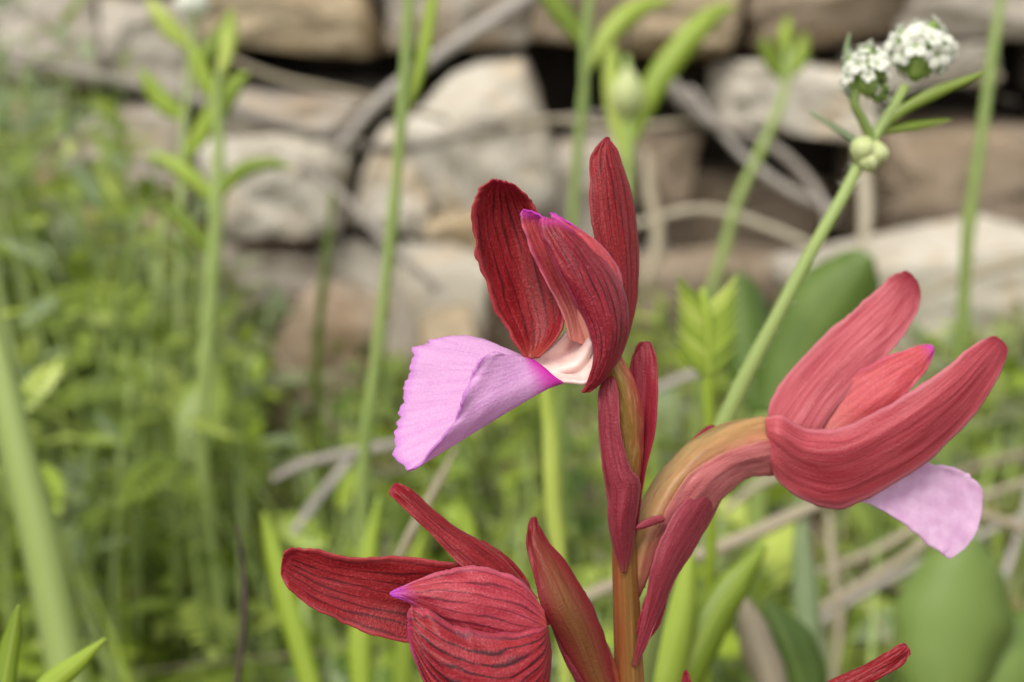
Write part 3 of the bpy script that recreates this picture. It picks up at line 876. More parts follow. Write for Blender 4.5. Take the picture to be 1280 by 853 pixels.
FLORET = floret_data()


def calyx_data(r=1.0, L=1.6):
    pts = [Vector((0, 0, -L)), Vector((0, 0, -L * .6)), Vector((0, 0, -L * .2)), Vector((0, 0, 0))]
    vs, f, uv = tube_data('calyx', pts, [r * .25, r * .7, r * .8, r * .55], M_calyx, segs=8, sub=2)
    return mesh_data('calyx', vs, f, M_calyx, uv)


CALYX = calyx_data()


def head(px, py, d, rpx, n, tilt, seed, parent):
    r_ = random.Random(seed)
    c = P(px, py, d)
    rr = rpx * K * d
    h = empty('flower_head', c - WB, parent)
    h.rotation_euler = (R(-20), R(tilt), 0)
    # the green cushion that the florets sit in
    vs, f, uv = tube_data('c', [Vector((0, 0, -rr * .9)), Vector((0, 0, -rr * .65)), Vector((0, 0, -rr * .15)), Vector((0, 0, rr * .3)), Vector((0, 0, rr * .5))],
                          [rr * .16, rr * .36, rr * .5, rr * .5, rr * .2], None, segs=14, sub=3, wob=.3, seed=seed)
    obj('cushion', mesh_data('cushion', vs, f, M_calyx, uv), h)
    for k in range(n):
        a, e = k * 2.4, math.acos(1 - (k + .5) / n * 1.55)
        dirv = Vector((math.sin(e) * math.cos(a), math.sin(e) * math.sin(a), math.cos(e)))
        q = dirv.to_track_quat('Z', 'Y')
        p = dirv * rr * r_.uniform(.72, .98)
        s = rr * r_.uniform(.2, .42)
        eu = (q.to_matrix() @ Euler((r_.uniform(-.4, .4), r_.uniform(-.4, .4), r_.uniform(0, 6))).to_matrix()).to_euler()
        obj('floret', FLORET, h, p, eu, (s, s, s))
        obj('calyx', CALYX, h, p, eu, (s * .8, s * .8, s * .9))


head(1152, 66, 128.5, 40, 28, 18, 1, weed)
head(1080, 92, 126.2, 32, 18, -14, 2, weed)
head(1098, 112, 127.4, 18, 9, 10, 3, weed)
for k, (a, b, rr) in enumerate([(1078, 188, 17), (1096, 192, 15), (1086, 204, 13)]):
    vs, f, uv = tube_data('b', [Vector((0, 0, -1)), Vector((0, 0, -.5)), Vector((0, 0, .2)), Vector((0, 0, .8)), Vector((0, 0, 1.05))], [.2, .75, .95, .6, .15], None, segs=10, sub=3, wob=.5, seed=k)
    s = rr * K * 127
    obj('bud', mesh_data('bud', [v * s for v in vs], f, M_bud, uv), weed, P(a, b, 126.8) - WB, (0, R(20 - 25 * k), 0))


def blade(name, rows, mat, parent, org, fold=.25, nu=24, thick=.25):
    """a narrow leaf; rows (px, py, d, half width px), base to tip"""
    c = [(a, b, d, h) for a, b, d, h in rows]

    def fn(u, v):
        q = spline(c, u)
        q2, q1 = spline(c, min(1, u + .03)), spline(c, max(0, u - .03))
        tx, ty = q2[0] - q1[0], q2[1] - q1[1]
        n = math.hypot(tx, ty) or 1
        s = (v - .5) * 2 * max(q[3], .3) * (1 + .14 * noise.noise(Vector((u * 5, rows[0][0], v))))
        return P(q[0] - ty / n * s, q[1] + tx / n * s, q[2] + abs(v - .5) * 2 * q[3] * K * q[2] * fold * 2)
    return sheet(name, fn, mat, parent, org, nu, 5, thick)


blade('leaf', [(1092, 168, 128, 4), (1125, 140, 127.5, 7), (1170, 116, 127, 7), (1205, 102, 126.6, 5), (1232, 90, 126.4, 1)], M_leaf, weed, WB)
blade('leaf', [(1092, 166, 128, 4), (1125, 160, 128.5, 6), (1160, 155, 129, 5), (1188, 150, 129.4, 1)], M_leaf, weed, WB)
blade('leaf', [(1066, 130, 126.4, 3), (1058, 95, 127, 5), (1058, 65, 127.4, 4), (1062, 42, 127.6, 1)], M_leaf_g, weed, WB)
blade('leaf', [(1082, 186, 128, 3), (1060, 170, 129, 4), (1040, 158, 130, 3), (1012, 140, 131, 1)], M_leaf_g, weed, WB)
vs, f = [], []
r_ = random.Random(3)
for k in range(260):                                     # the short pale hairs on the stem
    i = r_.uniform(0, len(pts) - 1.01)
    a, b = pts[int(i)], pts[int(i) + 1]
    c = a.lerp(b, i - int(i)) - WB
    an = r_.uniform(0, 6.28)
    dv = Vector((math.cos(an), math.sin(an), r_.uniform(-.1, .4)))
    rr = .75
    s = Vector((0, 0, .03))
    o0 = len(vs)
    vs += [c + dv * rr * .7 - s, c + dv * rr * .7 + s, c + dv * (rr + r_.uniform(.5, 1.1))]
    f.append((o0, o0 + 1, o0 + 2))
tag(obj('hairs', mesh_data('hairs', vs, f, M_floret), weed), kind='stuff')

# ------------------------------------------------------------------ single stalks, blades and broad leaves behind the orchid
def root_of(px, py, d):
    p = P(px, py, d)
    return Vector((p.x, p.y + 6, gz(p.x, p.y + 6)))


def stalk(rows, mat, label, name='grass_stalk', cat='stalk', group='green stalks behind the orchid', extra=None):
    a, b, d, r = rows[-1]
    root = root_of(a, b, d)
    t = empty(name, root)
    tag(t, label, cat, group)
    pts = [P(a + random.uniform(-4, 4), b, d) for a, b, d, r in rows]
    rad = [r * K * d * .66 for a, b, d, r in rows]
    mid = pts[-1].lerp(root, .5)
    tube('stem', pts + [mid, root + Vector((0, 0, -4))], rad + [rad[-1], rad[-1] * 1.05], mat, t, root, segs=9, sub=7, wob=.3, seed=a)
    if extra: extra(t, root)
    return t


def ex_node(px, py, d, r, mat=M_bud, name='bud', long=1.5):
    def go(t, root):
        vs, f, uv = tube_data('b', [Vector((0, 0, -long)), Vector((0, 0, -long * .4)), Vector((0, 0, .3 * long)), Vector((0, 0, long))], [.25, .9, .85, .2], None, segs=10, sub=4, wob=.4)
        s = r * K * d
        obj(name, mesh_data(name, [v * s for v in vs], f, mat, uv), t, P(px, py, d) - root)
    return go


def ex_blades(*specs, mat=M_leaf_b):
    def go(t, root):
        for s in specs: blade('leaf', s, mat, t, root)
    return go


stalk([(517, -60, 228, 9), (512, 40, 228, 11), (500, 160, 229, 11), (486, 290, 231, 11), (470, 430, 234, 12), (455, 580, 238, 12), (452, 720, 243, 12)], M_stalk,
      'tall pale green stalk carrying one bent blade, standing before the wedge-shaped wall block',
      extra=ex_blades([(500, 150, 229, 5), (520, 100, 229, 8), (536, 30, 229, 8), (548, -60, 230, 5), (556, -130, 232, 1)]))
stalk([(742, -60, 330, 8), (736, 40, 330, 10), (728, 120, 331, 10), (718, 200, 333, 10), (712, 300, 336, 10), (704, 420, 342, 10)], M_stalk,
      'straight pale green stalk standing before the brown wall block',
      extra=ex_blades([(734, 60, 330, 5), (705, 20, 329, 14), (680, -10, 329, 10), (660, -24, 330, 1)], [(732, 90, 330, 5), (762, 40, 331, 13), (800, 10, 332, 12), (840, 0, 333, 1)]))
stalk([(688, 400, 178, 9), (684, 470, 178, 13), (686, 540, 179, 16), (692, 620, 180, 16), (700, 720, 182, 15), (704, 820, 185, 15)], M_leaf_b,
      'thick bright green stalk rising close behind the lilac lip')
stalk([(276, 84, 330, 3), (272, 110, 330, 7), (270, 160, 331, 10), (268, 280, 333, 14), (264, 400, 336, 14), (256, 560, 342, 14)], M_stalk,
      'upright pale stalk with a leafy whorl among the tall herbs',
      extra=ex_blades([(268, 250, 331, 6), (300, 215, 330, 10), (335, 205, 330, 8), (365, 210, 332, 1)], [(268, 250, 331, 6), (236, 220, 330, 11), (206, 200, 331, 8), (180, 196, 332, 1)],
                      [(268, 160, 331, 6), (285, 120, 330, 12), (300, 100, 330, 9), (312, 92, 330, 1)], [(270, 130, 331, 5), (256, 100, 330, 11), (244, 70, 330, 9), (236, 50, 331, 1)], [(274, 100, 330, 4), (284, 60, 330, 10), (288, 30, 331, 8), (288, 10, 331, 1)], [(268, 320, 332, 6), (240, 290, 331, 10), (214, 262, 331, 8), (196, 250, 331, 1)]))
stalk([(986, 60, 430, 5), (978, 110, 430, 8), (952, 180, 432, 9), (925, 250, 435, 10), (900, 320, 440, 10), (880, 380, 446, 10)], M_stalk,
      'olive stalk with a budding tip slanting before the dark twig-filled gap', extra=ex_blades([(982, 100, 430, 5), (968, 80, 429, 12), (958, 60, 428, 9), (952, 46, 428, 1)], [(984, 96, 430, 5), (996, 76, 431, 13), (1004, 58, 432, 9), (1008, 40, 432, 1)],
                      [(984, 70, 430, 4), (982, 50, 429, 10), (984, 32, 429, 7), (986, 20, 429, 1)]))
stalk([(782, 70, 420, 6), (784, 110, 420, 8), (786, 190, 422, 9), (782, 280, 426, 9), (778, 360, 432, 9)], M_stalk_p,
      'short stalk topped by a pale oval bud behind the upright sepal',
      extra=lambda t, r: (ex_node(784, 118, 419, 22)(t, r), ex_blades([(785, 190, 421, 4), (812, 120, 420, 14), (850, 60, 421, 16), (890, 20, 423, 12), (920, 6, 424, 1)], [(784, 210, 421, 4), (770, 150, 420, 10), (764, 90, 420, 10), (766, 30, 421, 1)])(t, r)))
stalk([(240, -30, 380, 6), (238, 60, 380, 7), (230, 160, 382, 7), (222, 300, 386, 8), (226, 420, 392, 8)], M_stalk,
      'leafy stalk with a whitish blossom at its tip', 
      extra=lambda t, r: (ex_node(240, 4, 379, 22, M_floret, 'blossom', 1.0)(t, r), ex_blades([(238, 60, 380, 4), (216, 40, 379, 12), (196, 14, 379, 9), (184, -6, 380, 1)], [(236, 90, 380, 4), (258, 66, 380, 12), (276, 40, 381, 8), (286, 20, 381, 1)], [(232, 150, 381, 4), (206, 130, 380, 13), (186, 104, 380, 9), (176, 84, 380, 1)], [(230, 200, 382, 4), (250, 170, 381, 11), (262, 140, 381, 8), (268, 120, 381, 1)])(t, r)))
stalk([(412, 240, 380, 5), (406, 320, 382, 7), (402, 400, 386, 8), (398, 480, 392, 8)], M_leaf, 'short green stalk beside the brownish tilted stone')
stalk([(1262, -60, 300, 8), (1244, 60, 300, 10), (1226, 170, 302, 11), (1212, 290, 306, 12), (1204, 400, 312, 12)], M_stalk,
      'hazy green stalk standing before the big brown wall block')
stalk([(880, 360, 168, 6), (884, 420, 168, 8), (886, 480, 169, 11), (888, 560, 171, 11), (888, 640, 174, 11)], M_leaf_b, 'feathery light green weed beside the slanting white-flowered stem', 'feathery_weed', 'weed',
      extra=ex_blades(*[[(884 + 1, 470 - 12 * k, 168, 3), (884 + s * 18, 455 - 12 * k, 167.5, 5), (884 + s * 38, 436 - 13 * k, 167, 1)] for k in range(0, 8) for s in (-1, 1)]))


def blade_plant(name, label, cat, blades, group=None, mat=M_leaf_b, fold=.25, base=None):
    """broad or narrow leaves springing from one root; each row list runs from the root end to the tip"""
    a, b, d, h = blades[0][0] if base is None else base + (0,)
    root = root_of(a, b, d)
    t = empty(name, root)
    tag(t, label, cat, group)
    for bl in blades:
        mm = mat
        q = P(*bl[0][:3])
        blade('leaf', bl, mm, t, root, fold, 22, .35)
        if (q - root).length > 8:
            tube('leaf_stalk', [q, q.lerp(root, .5), root + Vector((0, 0, -3))], [max(.5, bl[0][3] * K * bl[0][2] * .8)] * 3, M_stalk, t, root, segs=7, sub=4)
    return t


blade_plant('broad_leaf_plant', 'broad dark green leaf standing behind the slanting white-flowered stem', 'plant',
            [[(958, 520, 330, 14), (985, 470, 328, 42), (1018, 418, 326, 60), (1052, 366, 324, 52), (1078, 334, 323, 30), (1092, 322, 323, 3)],
             [(950, 520, 334, 12), (935, 450, 336, 30), (928, 400, 338, 36), (926, 360, 340, 22), (925, 340, 341, 2)]], mat=M_leaf_d, fold=.3)
blade_plant('broad_leaf_plant', 'wide mid-green leaves below the hanging pale lip of the outstretched flower', 'plant',
            [[(1175, 900, 250, 24), (1180, 840, 250, 62), (1192, 770, 251, 72), (1206, 710, 253, 52), (1216, 670, 255, 4)],
             [(1200, 900, 252, 20), (1250, 850, 256, 46), (1290, 800, 260, 46), (1320, 760, 264, 4)]], mat=M_leaf_d)
blade_plant('broad_leaf_plant', 'pointed green leaf with a pale edge beside the whitish dry leaf', 'plant',
            [[(1010, 900, 196, 20), (1000, 850, 196, 34), (984, 805, 196, 32), (968, 772, 197, 18), (958, 752, 198, 2)]], mat=M_leaf_d)
blade_plant('grass_tuft', 'two light green blades rising close behind the orchid stem', 'grass',
            [[(815, 900, 165, 22), (830, 840, 165, 26), (848, 770, 166, 20), (858, 720, 167, 12), (864, 680, 168, 2)],
             [(835, 900, 168, 20), (862, 830, 168, 25), (895, 765, 170, 24), (930, 715, 172, 15), (958, 682, 174, 2)]], mat=M_leaf_b)
blade_plant('grass_tuft', 'wide pale blade arching past the lower leafy herbs', 'grass',
            [[(96, 900, 212, 25), (72, 780, 210, 25), (48, 670, 208, 24), (22, 560, 207, 22), (-2, 450, 207, 17), (-20, 360, 208, 8), (-30, 310, 209, 1)]], mat=M_stalk, fold=.4)
blade_plant('grass_tuft', 'pair of short bright blade tips poking up sharply in the low corner', 'grass',
            [[(-6, 930, 116, 13), (6, 850, 116, 14), (17, 790, 116, 10), (24, 756, 116, 1)], [(20, 930, 117, 12), (60, 862, 117, 15), (98, 828, 117, 10), (132, 798, 117, 1)]], mat=M_leaf_b)
blade_plant('grass_tuft', 'thin yellow-green blades standing behind the leaning lower flower', 'grass',
            [[(455, 900, 215, 12), (450, 800, 215, 14), (460, 700, 216, 11), (474, 620, 217, 2)], [(400, 900, 230, 12), (372, 800, 230, 14), (345, 700, 231, 12), (330, 640, 232, 2)],
             [(500, 900, 230, 10), (505, 800, 230, 12), (515, 720, 231, 9), (530, 660, 232, 1)]], mat=M_leaf_b)
blade_plant('grass_tuft', 'grey-green narrow blade leaning beside the pale straw', 'grass',
            [[(1030, 900, 240, 12), (1012, 800, 240, 16), (1004, 700, 241, 14), (1000, 620, 242, 2)]], mat=M_leaf_g)
blade_plant('dry_leaf', 'whitish dry curled leaf standing between green leaves', 'dry leaf',
            [[(975, 900, 185, 16), (958, 840, 185, 22), (940, 785, 186, 18), (928, 745, 187, 3)]], mat=M_straw, fold=.5)


def straw(rows, mat, label, name='dry_stalk', cat='dry stalk', group='dry stems and twigs'):
    pts = [P(a, b, d) for a, b, d, r in rows]
    o0 = pts[0]
    o = tube(name, [p - o0 for p in pts], [r * K * d * (.75 if d < 600 else .95) for a, b, d, r in rows], mat, None, Vector(), segs=8, sub=6, wob=.12)
    o.location = o0 * .001
    tag(o, label, cat, group)


def gd(px, py):
    return proj(onground(px, py))[2]


straw([(690, 770, 226, 6), (735, 745, 228, 10), (820, 712, 232, 11), (900, 684, 236, 12), (1000, 640, 242, 11), (1060, 612, 246, 9)], M_straw, 'thick pale straw slanting behind the orchid stem')
straw([(1150, 600, 270, 5), (1210, 636, 272, 8), (1290, 664, 276, 9), (1360, 690, 280, 9)], M_straw, 'pale straw emerging beyond the hanging lilac lip')
straw([(980, 790, 262, 7), (1060, 740, 268, 9), (1140, 690, 276, 8), (1220, 610, 286, 6)], M_straw, 'dull straw crossing under the outstretched flower')
straw([(960, 830, 300, 5), (1050, 760, 306, 7), (1180, 690, 314, 6), (1290, 640, 322, 5)], M_twig, 'thin grey stem running beside the dull straw')
straw([(800, 495, 340, 6), (860, 470, 344, 9), (940, 442, 350, 9), (1010, 420, 356, 6)], M_twig, 'grey twig between the upright bract and the broad dark leaf')
straw([(1130, 380, 560, 5), (1190, 352, 566, 8), (1240, 335, 572, 9), (1330, 312, 582, 9)], M_straw, 'pale broken stem resting across the whitish slab')
straw([(340, 600, 320, 6), (370, 584, 322, 9), (420, 570, 326, 9), (490, 556, 332, 8), (520, 548, 336, 4)], M_twig, 'short grey twig lying before the tall pale stalk')
straw([(366, 668, 330, 6), (385, 640, 332, 8), (420, 596, 338, 8), (450, 560, 344, 4)], M_twig, 'stubby grey twig propped under the short grey twig')
straw([(485, 720, 190, 4), (510, 672, 192, 7), (545, 608, 196, 7), (570, 560, 200, 3)], M_straw, 'grey straw slanting behind the narrow edge-on sepal')
straw([(10, 74, 640, 6), (130, 98, 650, 8), (260, 130, 664, 9), (380, 164, 690, 8), (480, 186, 730, 7), (620, 160, 790, 5), (760, 142, 830, 5)], M_twig, 'long grey twig lying along the wall across several blocks')
straw([(420, 190, 700, 6), (470, 130, 705, 8), (540, 75, 712, 9), (620, 22, 720, 10), (700, -30, 735, 9)], M_twig, 'thick grey stick leaning up the wall over the flat block')
straw([(380, 200, 690, 5), (440, 258, 672, 7), (500, 318, 650, 7), (545, 360, 640, 4)], M_twig, 'grey twig hanging down before the pale lower blocks')
straw([(830, 90, 760, 6), (850, 120, 762, 10), (880, 150, 768, 8), (960, 180, 776, 7), (1010, 225, 770, 7), (1040, 280, 750, 6)], M_twig, 'bent grey twig hanging over the dark gap')
straw([(860, 110, 770, 5), (940, 205, 772, 6), (1010, 250, 768, 6), (1050, 262, 768, 4)], M_twig, 'thin grey twig crossing the bent one in the dark gap')
straw([(780, 285, 740, 5), (880, 262, 744, 6), (960, 285, 748, 6), (1020, 310, 744, 5)], M_straw, 'dry bowed stem at the bottom of the dark gap')
straw([(1075, 330, 700, 6), (1082, 270, 706, 9), (1078, 210, 712, 9), (1072, 170, 718, 6)], M_straw, 'upright pale stem before the edge of the big brown block')
straw([(805, 360, 690, 6), (822, 300, 696, 9), (812, 240, 702, 8), (808, 190, 708, 5)], M_straw, 'upright pale stem beside the stalk with the oval bud')
straw([(590, 175, 800, 4), (680, 150, 790, 5), (780, 160, 780, 5), (880, 150, 775, 4)], M_straw, 'thin pale stem strung along the wall behind the upright sepal')
straw([(225, 40, 700, 4), (330, 92, 705, 5), (440, 118, 712, 5), (560, 150, 725, 4)], M_straw, 'thin pale stem lying across the flat wall block')
straw([(1120, 640, 420, 5), (1190, 596, 424, 7), (1260, 572, 430, 7), (1340, 556, 436, 5)], M_straw, 'faint pale stem above the straw beyond the lilac lip')
straw([(1010, 720, 330, 5), (1090, 690, 334, 8), (1180, 640, 340, 8), (1300, 596, 348, 6)], M_straw, 'broad faded straw behind the hanging pale lip')
straw([(905, 640, 300, 5), (950, 605, 302, 8), (1010, 590, 306, 8), (1060, 600, 310, 5)], M_straw, 'curved straw under the pink ovary of the outstretched flower')
straw([(1040, 860, 300, 6), (1050, 780, 300, 8), (1040, 700, 302, 8), (1036, 640, 306, 5)], M_straw, 'upright faded stem crossing the dull straw')
straw([(1220, 860, 330, 6), (1240, 760, 330, 8), (1270, 680, 334, 7), (1290, 600, 338, 4)], M_twig, 'grey upright stem behind the wide mid-green leaves')
straw([(290, 900, 152, 5), (300, 820, 152, 5), (306, 745, 152, 6.5), (303, 700, 152, 4), (296, 655, 152, 2)], M_darktwig, 'dark thin broken stem standing beside the crimson flat sepal', 'dark_twig')

# ------------------------------------------------------------------ the herbs that cover the ground
def leaf_shape(kind):
    """outline half widths along the leaf, unit length"""
    nu, nv = 9, 5
    vs, uv = [], []
    for i in range(nu):
        u = i / (nu - 1)
        if kind == 0: hw = .34 * math.sin(math.pi * min(1, u ** .8 * .97 + .02))
        elif kind == 1: hw = .26 * math.sin(math.pi * min(1, u * .96 + .03)) * (1 + .35 * math.cos(u * 19))
        elif kind == 2: hw = .14 * math.sin(math.pi * min(1, u * .95 + .04))
        else: hw = .46 * math.sin(math.pi * min(1, u ** 1.5 * .9 + .05)) ** .8
        for j in range(nv):
            v = j / (nv - 1) * 2 - 1
            vs.append((v * hw, u, .16 * abs(v) * hw * 2 - .22 * u * u + .02 * math.sin(u * 12 + v * 3)))
            uv.append((u, (v + 1) / 2))
    return vs, grid_faces(nu, nv), uv


def pinnate():
    """a feathery leaf: paired leaflets along a thin rib"""
    vs, f, uv = [], [], []

    def lf(x, y, ax, ay, L, wd, z):
        o = len(vs)
        for t, w_ in ((0, .15), (.4, 1), (.75, .8), (1, .1)):
            for s in (-1, 1):
                vs.append((x + ax * L * t - ay * wd * w_ * s, y + ay * L * t + ax * wd * w_ * s, z + .05 * t - .1 * t * t))
                uv.append((t, .5 + .5 * s))
        f.extend((o + 2 * i, o + 2 * i + 1, o + 2 * i + 3, o + 2 * i + 2) for i in range(3))
    lf(0, 0, 0, 1, 1, .012, 0)
    for i in range(7):
        y = .2 + .11 * i
        L = .3 * math.sin(math.pi * (.25 + .09 * i))
        for s in (-1, 1):
            lf(0, y, s * .83, .55, L, .052, -.22 * y * y + .01)
    lf(0, .95, 0, 1, .2, .05, -.2)
    return vs, f, uv


LEAFM = [leaf_shape(k) for k in range(4)] + [pinnate()]
LEAVES = {}
for mn, m in (('n', M_leaf), ('b', M_leaf_b), ('d', M_leaf_d), ('g', M_leaf_g)):
    for k in range(5):
        v, f, u = LEAFM[k]
        LEAVES[mn, k] = mesh_data('leaf', [tuple(c * 1000 for c in p) for p in v], f, m, u)   # unit = 1 m, scaled per leaf


def herb_proto(kind, mk, seed):
    """stem + leaf transforms for a herb 100 mm tall (stretched per copy)"""
    r_ = random.Random(seed)
    H = 100.0
    lean = Vector((r_.uniform(-.22, .22), r_.uniform(-.22, .22), 0))
    pts = [Vector((0, 0, -4)) + lean * H * t * t + Vector((0, 0, H * t)) for t in (0, .25, .5, .75, 1)]
    vs, f, uv = tube_data('s', pts, [1.2, 1.1, 1.0, .8, .4], None, segs=6, sub=3)
    sme = mesh_data('stem', vs, f, M_stalk, uv)
    lv = []
    n = r_.randint(12, 17)
    for i in range(n):
        t = .1 + .9 * i / (n - 1)
        p = lean * H * t * t + Vector((0, 0, H * t - 4))
        L = r_.uniform(12, 24) * (1.2 - .55 * t) * (1.35 if kind == 2 else 1.7 if kind == 4 else 1)
        az = i * 2.4 + r_.uniform(-.5, .5)
        el = r_.uniform(-.2, .9) if t < .95 else 1.2
        lv.append((p, (el, r_.uniform(-.5, .5), az), L * .001, (mk if r_.random() > .2 else 'n', kind)))
    return sme, lv


HERB_NAME = {0: 'round_leaf_herb', 1: 'lobed_leaf_herb', 2: 'narrow_leaf_herb', 3: 'spoon_leaf_herb', 4: 'feathery_herb'}
HERB_LOOK = {0: 'herb with rounded leaves', 1: 'herb with wavy lobed leaves', 2: 'narrow-leaved upright herb', 3: 'herb with spoon-shaped leaves', 4: 'herb with feathery divided leaves'}
TONE = {'b': 'bright green', 'n': 'mid-green', 'g': 'greyish green', 'd': 'dark green'}
PROTOS = [(k, mk, herb_proto(k, mk, 50 + i)) for i, (k, mk) in enumerate([(0, 'b'), (0, 'n'), (1, 'b'), (1, 'n'), (2, 'b'), (2, 'g'), (3, 'b'), (3, 'g'), (1, 'd'), (2, 'n'), (0, 'd'), (2, 'd'), (4, 'b'), (4, 'g'), (4, 'n'), (4, 'b'), (4, 'g')])]
SIL = [(-400, -60), (0, -20), (110, 0), (160, 40), (215, 120), (270, 270), (320, 370), (370, 440), (440, 440), (520, 450), (600, 470), (700, 420), (800, 345), (880, 400), (1000, 430), (1120, 400), (1280, 385), (1700, 380)]
MARKS = [(60, 560, 'near the wide pale blade'), (262, 420, 'near the leafy-whorled pale stalk'), (228, 330, 'near the stalk with the whitish blossom'), (392, 440, 'near the brownish tilted stone'),
         (545, 400, 'near the small stained pale stone'), (300, 760, 'near the dark broken stem'), (460, 600, 'near the tall stalk with one bent blade'), (410, 580, 'near the short grey twig'),
         (700, 720, 'near the thick stalk behind the lip'), (860, 700, 'near the thick pale straw'), (890, 500, 'near the feathery weed'), (1000, 430, 'near the broad dark leaf'),
         (1120, 370, 'near the long whitish slab'), (1190, 740, 'near the wide mid-green leaves'), (1080, 720, 'near the dull straw'), (90, 200, 'at the overgrown end of the wall'),
         (20, 830, 'near the bright blade tips'), (120, 420, 'in the thick growth before the wall'), (180, 640, 'in the thick growth away from the wall'), (760, 400, 'under the stalk with the oval bud')]


def sil(px):
    for (a, b), (c, e) in zip(SIL, SIL[1:]):
        if a <= px <= c: return b + (e - b) * (px - a) / (c - a)
    return 380


def hmax(x, y):
    """how tall a plant at x, y may be so that it stays under the photo's line of vegetation"""
    g = gz(x, y)
    px = proj(Vector((x, y, g)))[0]
    r = ray(px, sil(px))
    return (CAM + r * (y / r.y)).z - g


r_ = random.Random(21)
placed = []
tries = 0
while len(placed) < 235 and tries < 9000:
    tries += 1
    y = r_.uniform(270, 800)
    x = r_.uniform(-.72, .72) * (y + 60)
    hm = hmax(x, y)
    px, py, _ = proj(Vector((x, y, gz(x, y))))
    left = px < 330
    if hm < 26: continue
    if not left and r_.random() < (.25 if px < 520 else .6): continue
    if any((x - a) ** 2 + (y - b) ** 2 < (25 if left else 24) ** 2 for a, b in placed): continue
    h = min(hm * r_.uniform(.65, 1.0), r_.uniform(45, 110) if not left else r_.uniform(90, 270))
    if px < 190: h = min(hm * r_.uniform(.45, 1.0), 330)
    if h < 24: continue
    placed.append((x, y))
    k, mk, (sme, lv) = r_.choice(PROTOS if not left else [q for q in PROTOS if q[1] != 'd' and (q[0] == 4 or q[0] == 2 or r_.random() < .35)])
    t = empty(HERB_NAME[k], (x, y, gz(x, y)))
    t.rotation_euler = (0, 0, r_.uniform(0, 6.28))
    qx, qy, _ = proj(Vector((x, y, gz(x, y) + h * .6)))
    mark = min(MARKS, key=lambda m_: (m_[0] - qx) ** 2 + (m_[1] - qy) ** 2)[2]
    size = 'tall' if h > 150 else 'short' if h < 60 else 'medium-sized'
    tag(t, '%s %s %s %s' % (size, TONE[mk], HERB_LOOK[k], mark), 'herb', 'herbs covering the ground')
    zs = h / 100.0
    so = obj('stem', sme, t)
    so.scale = (1, 1, zs)
    big = 1.05
    for p, e, L, key in lv + ([(p + Vector((0, 0, 4)), (e[0], e[1], e[2] + 1.2), L, key) for p, e, L, key in lv[:-1]] if zs > 1.7 else []):
        s = L * r_.uniform(.8, 1.25) * big
        obj('leaf', LEAVES[key], t, Vector((p.x, p.y, p.z * zs)), e, (s, s, s))

# taller weeds crowding the overgrown end of the wall
for i in range(38):
    px, y = r_.uniform(-50, 250), r_.uniform(330, 620)
    x = atY(px, 426, y).x
    h = min(hmax(x, y), 340) * r_.uniform(.7, 1.0)
    k, mk, (sme, lv) = r_.choice([q for q in PROTOS if q[1] in 'bng' and q[0] != 3])
    t = empty(HERB_NAME[k], (x, y, gz(x, y)))
    t.rotation_euler = (0, 0, r_.uniform(0, 6.28))
    mark = min(MARKS, key=lambda m_: (m_[0] - px) ** 2 + (m_[1] - proj(Vector((x, y, gz(x, y) + h * .6)))[1]) ** 2)[2]
    tag(t, 'lofty %s %s %s' % (TONE[mk], HERB_LOOK[k], mark), 'herb', 'tall herbs at the overgrown end of the wall')
    zs = h / 100.0
    obj('stem', sme, t).scale = (1.5, 1.5, zs)
    for p, e, L, key in lv:
        s = L * r_.uniform(.8, 1.2) * 1.05
        obj('leaf', LEAVES[key], t, Vector((p.x, p.y, p.z * zs)), e, (s, s, s))

# low ground cover, grass and dry litter: masses nobody could count
def scatter(name, n, build, mats, label, cat, seed):
    r2 = random.Random(seed)
    vs, f, uv, mi = [], [], [], []
    k = 0
    while k < n:
        y = 240 + 640 * r2.random() ** 1.1
        x = r2.uniform(-.98, .98) * (y + 80)
        res = build(r2, x, y)
        k += 1
        if not res: continue
        a, b, c, m = res
        o0 = len(vs)
        vs += a; uv += c
        f += [tuple(o0 + i for i in q) for q in b]
        mi += [m] * len(b)
    tag(obj(name, mesh_data(name, vs, f, mats, uv, True, mi)), label, cat, None, 'stuff')


def dens(x, y):                                          # bare patches
    return noise.noise(Vector((x * .011, y * .011, 6)))


def low_leaf(r2, x, y):
    hm = min(hmax(x, y), (75 if x < 40 else 46) * (.7 + .9 * noise.noise(Vector((x * .016, y * .016, 9)))))
    if hm < 6 or dens(x, y) < -.1 + .22 * sm(0, 160, x): return None
    kk = r2.choice((0, 1, 3, 4, 4, 2))
    v, f, u = LEAFM[kk]
    L = (r2.uniform(5, 10) if r2.random() < .6 else r2.uniform(10, 18)) * (1.7 if kk in (2, 4) else 1)
    z = gz(x, y) + hm * r2.random() ** 1.4 * .9 + 2
    M = Matrix.Translation((x, y, z)) @ Euler((r2.uniform(-.3, .8), r2.uniform(-.4, .4), r2.uniform(0, 6.28))).to_matrix().to_4x4() @ Matrix.Scale(L, 4)
    return [M @ Vector(p) for p in v], f, u, r2.choice((0, 0, 1, 1, 2, 3))


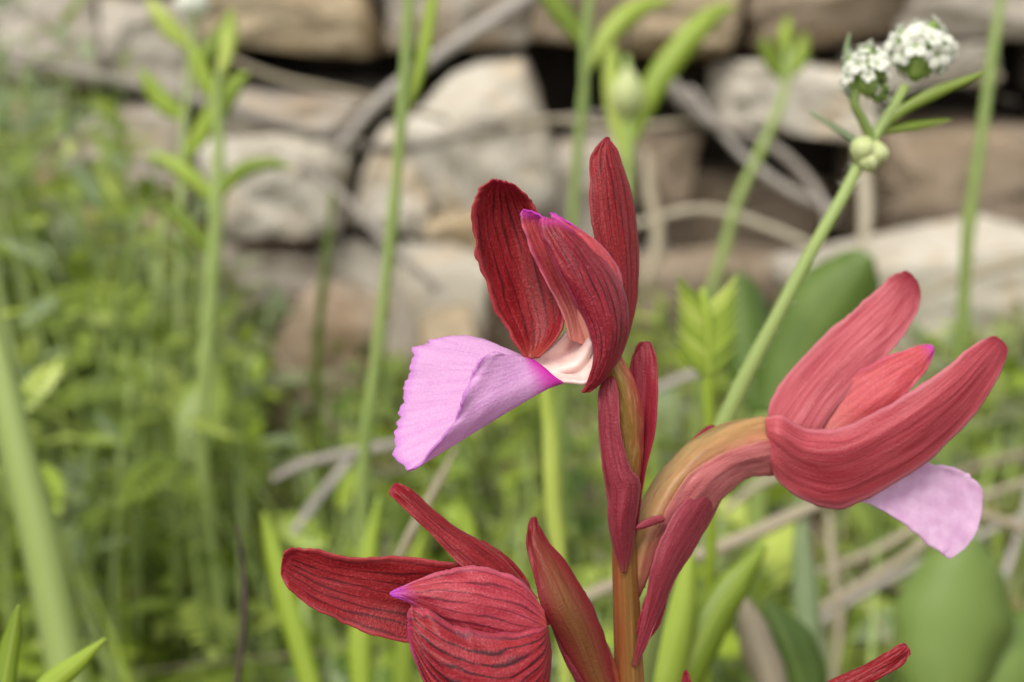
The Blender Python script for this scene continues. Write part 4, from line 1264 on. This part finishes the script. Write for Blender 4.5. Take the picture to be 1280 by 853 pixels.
def grass_blade(r2, x, y):
    hm = min(hmax(x, y), 130)
    if hm < 15: return None
    h = hm * r2.uniform(.45, 1.0)
    w_ = r2.uniform(.7, 1.6)
    a = r2.uniform(0, 6.28)
    dx, dy = math.cos(a), math.sin(a)
    ln = r2.uniform(.05, .45) * h
    z0 = gz(x, y) - 2
    vs, uv = [], []
    for i in range(6):
        t = i / 5
        ww = w_ * (1 - t ** 2) + .05
        for s in (-1, 1):
            vs.append(Vector((x + dx * ln * t * t - dy * ww * s, y + dy * ln * t * t + dx * ww * s, z0 + h * t * (1 - .15 * t))))
            uv.append((t, (s + 1) / 2))
    return vs, grid_faces(6, 2), uv, r2.choice((0, 1, 1, 2))


def litter(r2, x, y):
    a = r2.uniform(0, 6.28)
    L, w_ = r2.uniform(14, 60), r2.uniform(.5, 1.5)
    if r2.random() < .15: L, w_ = r2.uniform(80, 170), r2.uniform(.5, 1.0)
    elif r2.random() < .25: L, w_ = r2.uniform(8, 18), r2.uniform(3, 6)
    z0 = gz(x, y) + (r2.uniform(2, 16) if L < 80 else r2.uniform(5, max(6, min(60, hmax(x, y)))))
    tl = r2.uniform(-.25, .25)
    vs, uv = [], []
    for i in range(5):
        t = i / 4
        ww = w_ * math.sin(math.pi * (.1 + .8 * t))
        for j, s in enumerate((-1, 0, 1)):
            vs.append(Vector((x + math.cos(a) * L * t - math.sin(a) * ww * s, y + math.sin(a) * L * t + math.cos(a) * ww * s, z0 + tl * L * t + 4 * math.sin(3 * t) - abs(s) * w_ * .4)))
            uv.append((t, j / 2))
    return vs, grid_faces(5, 3), uv, r2.choice((0, 0, 0, 1, 1, 2, 2, 2, 3)) if L > 18 else r2.choice((1, 1, 3, 0))


scatter('ground_cover', 6600, low_leaf, [M_leaf, M_leaf_b, M_leaf_d, M_leaf_g], 'mat of small mixed green leaves covering the soil', 'ground cover', 2)
scatter('grass', 2200, grass_blade, [M_leaf_b, M_stalk, M_stalk_p], 'thin grass blades growing through the herbs before the wall', 'grass', 3)
scatter('dry_litter', 3600, litter, [M_straw, M_deadleaf, M_twig, M_rust], 'dry straw and dead leaves lying on the soil between the herbs', 'litter', 4)
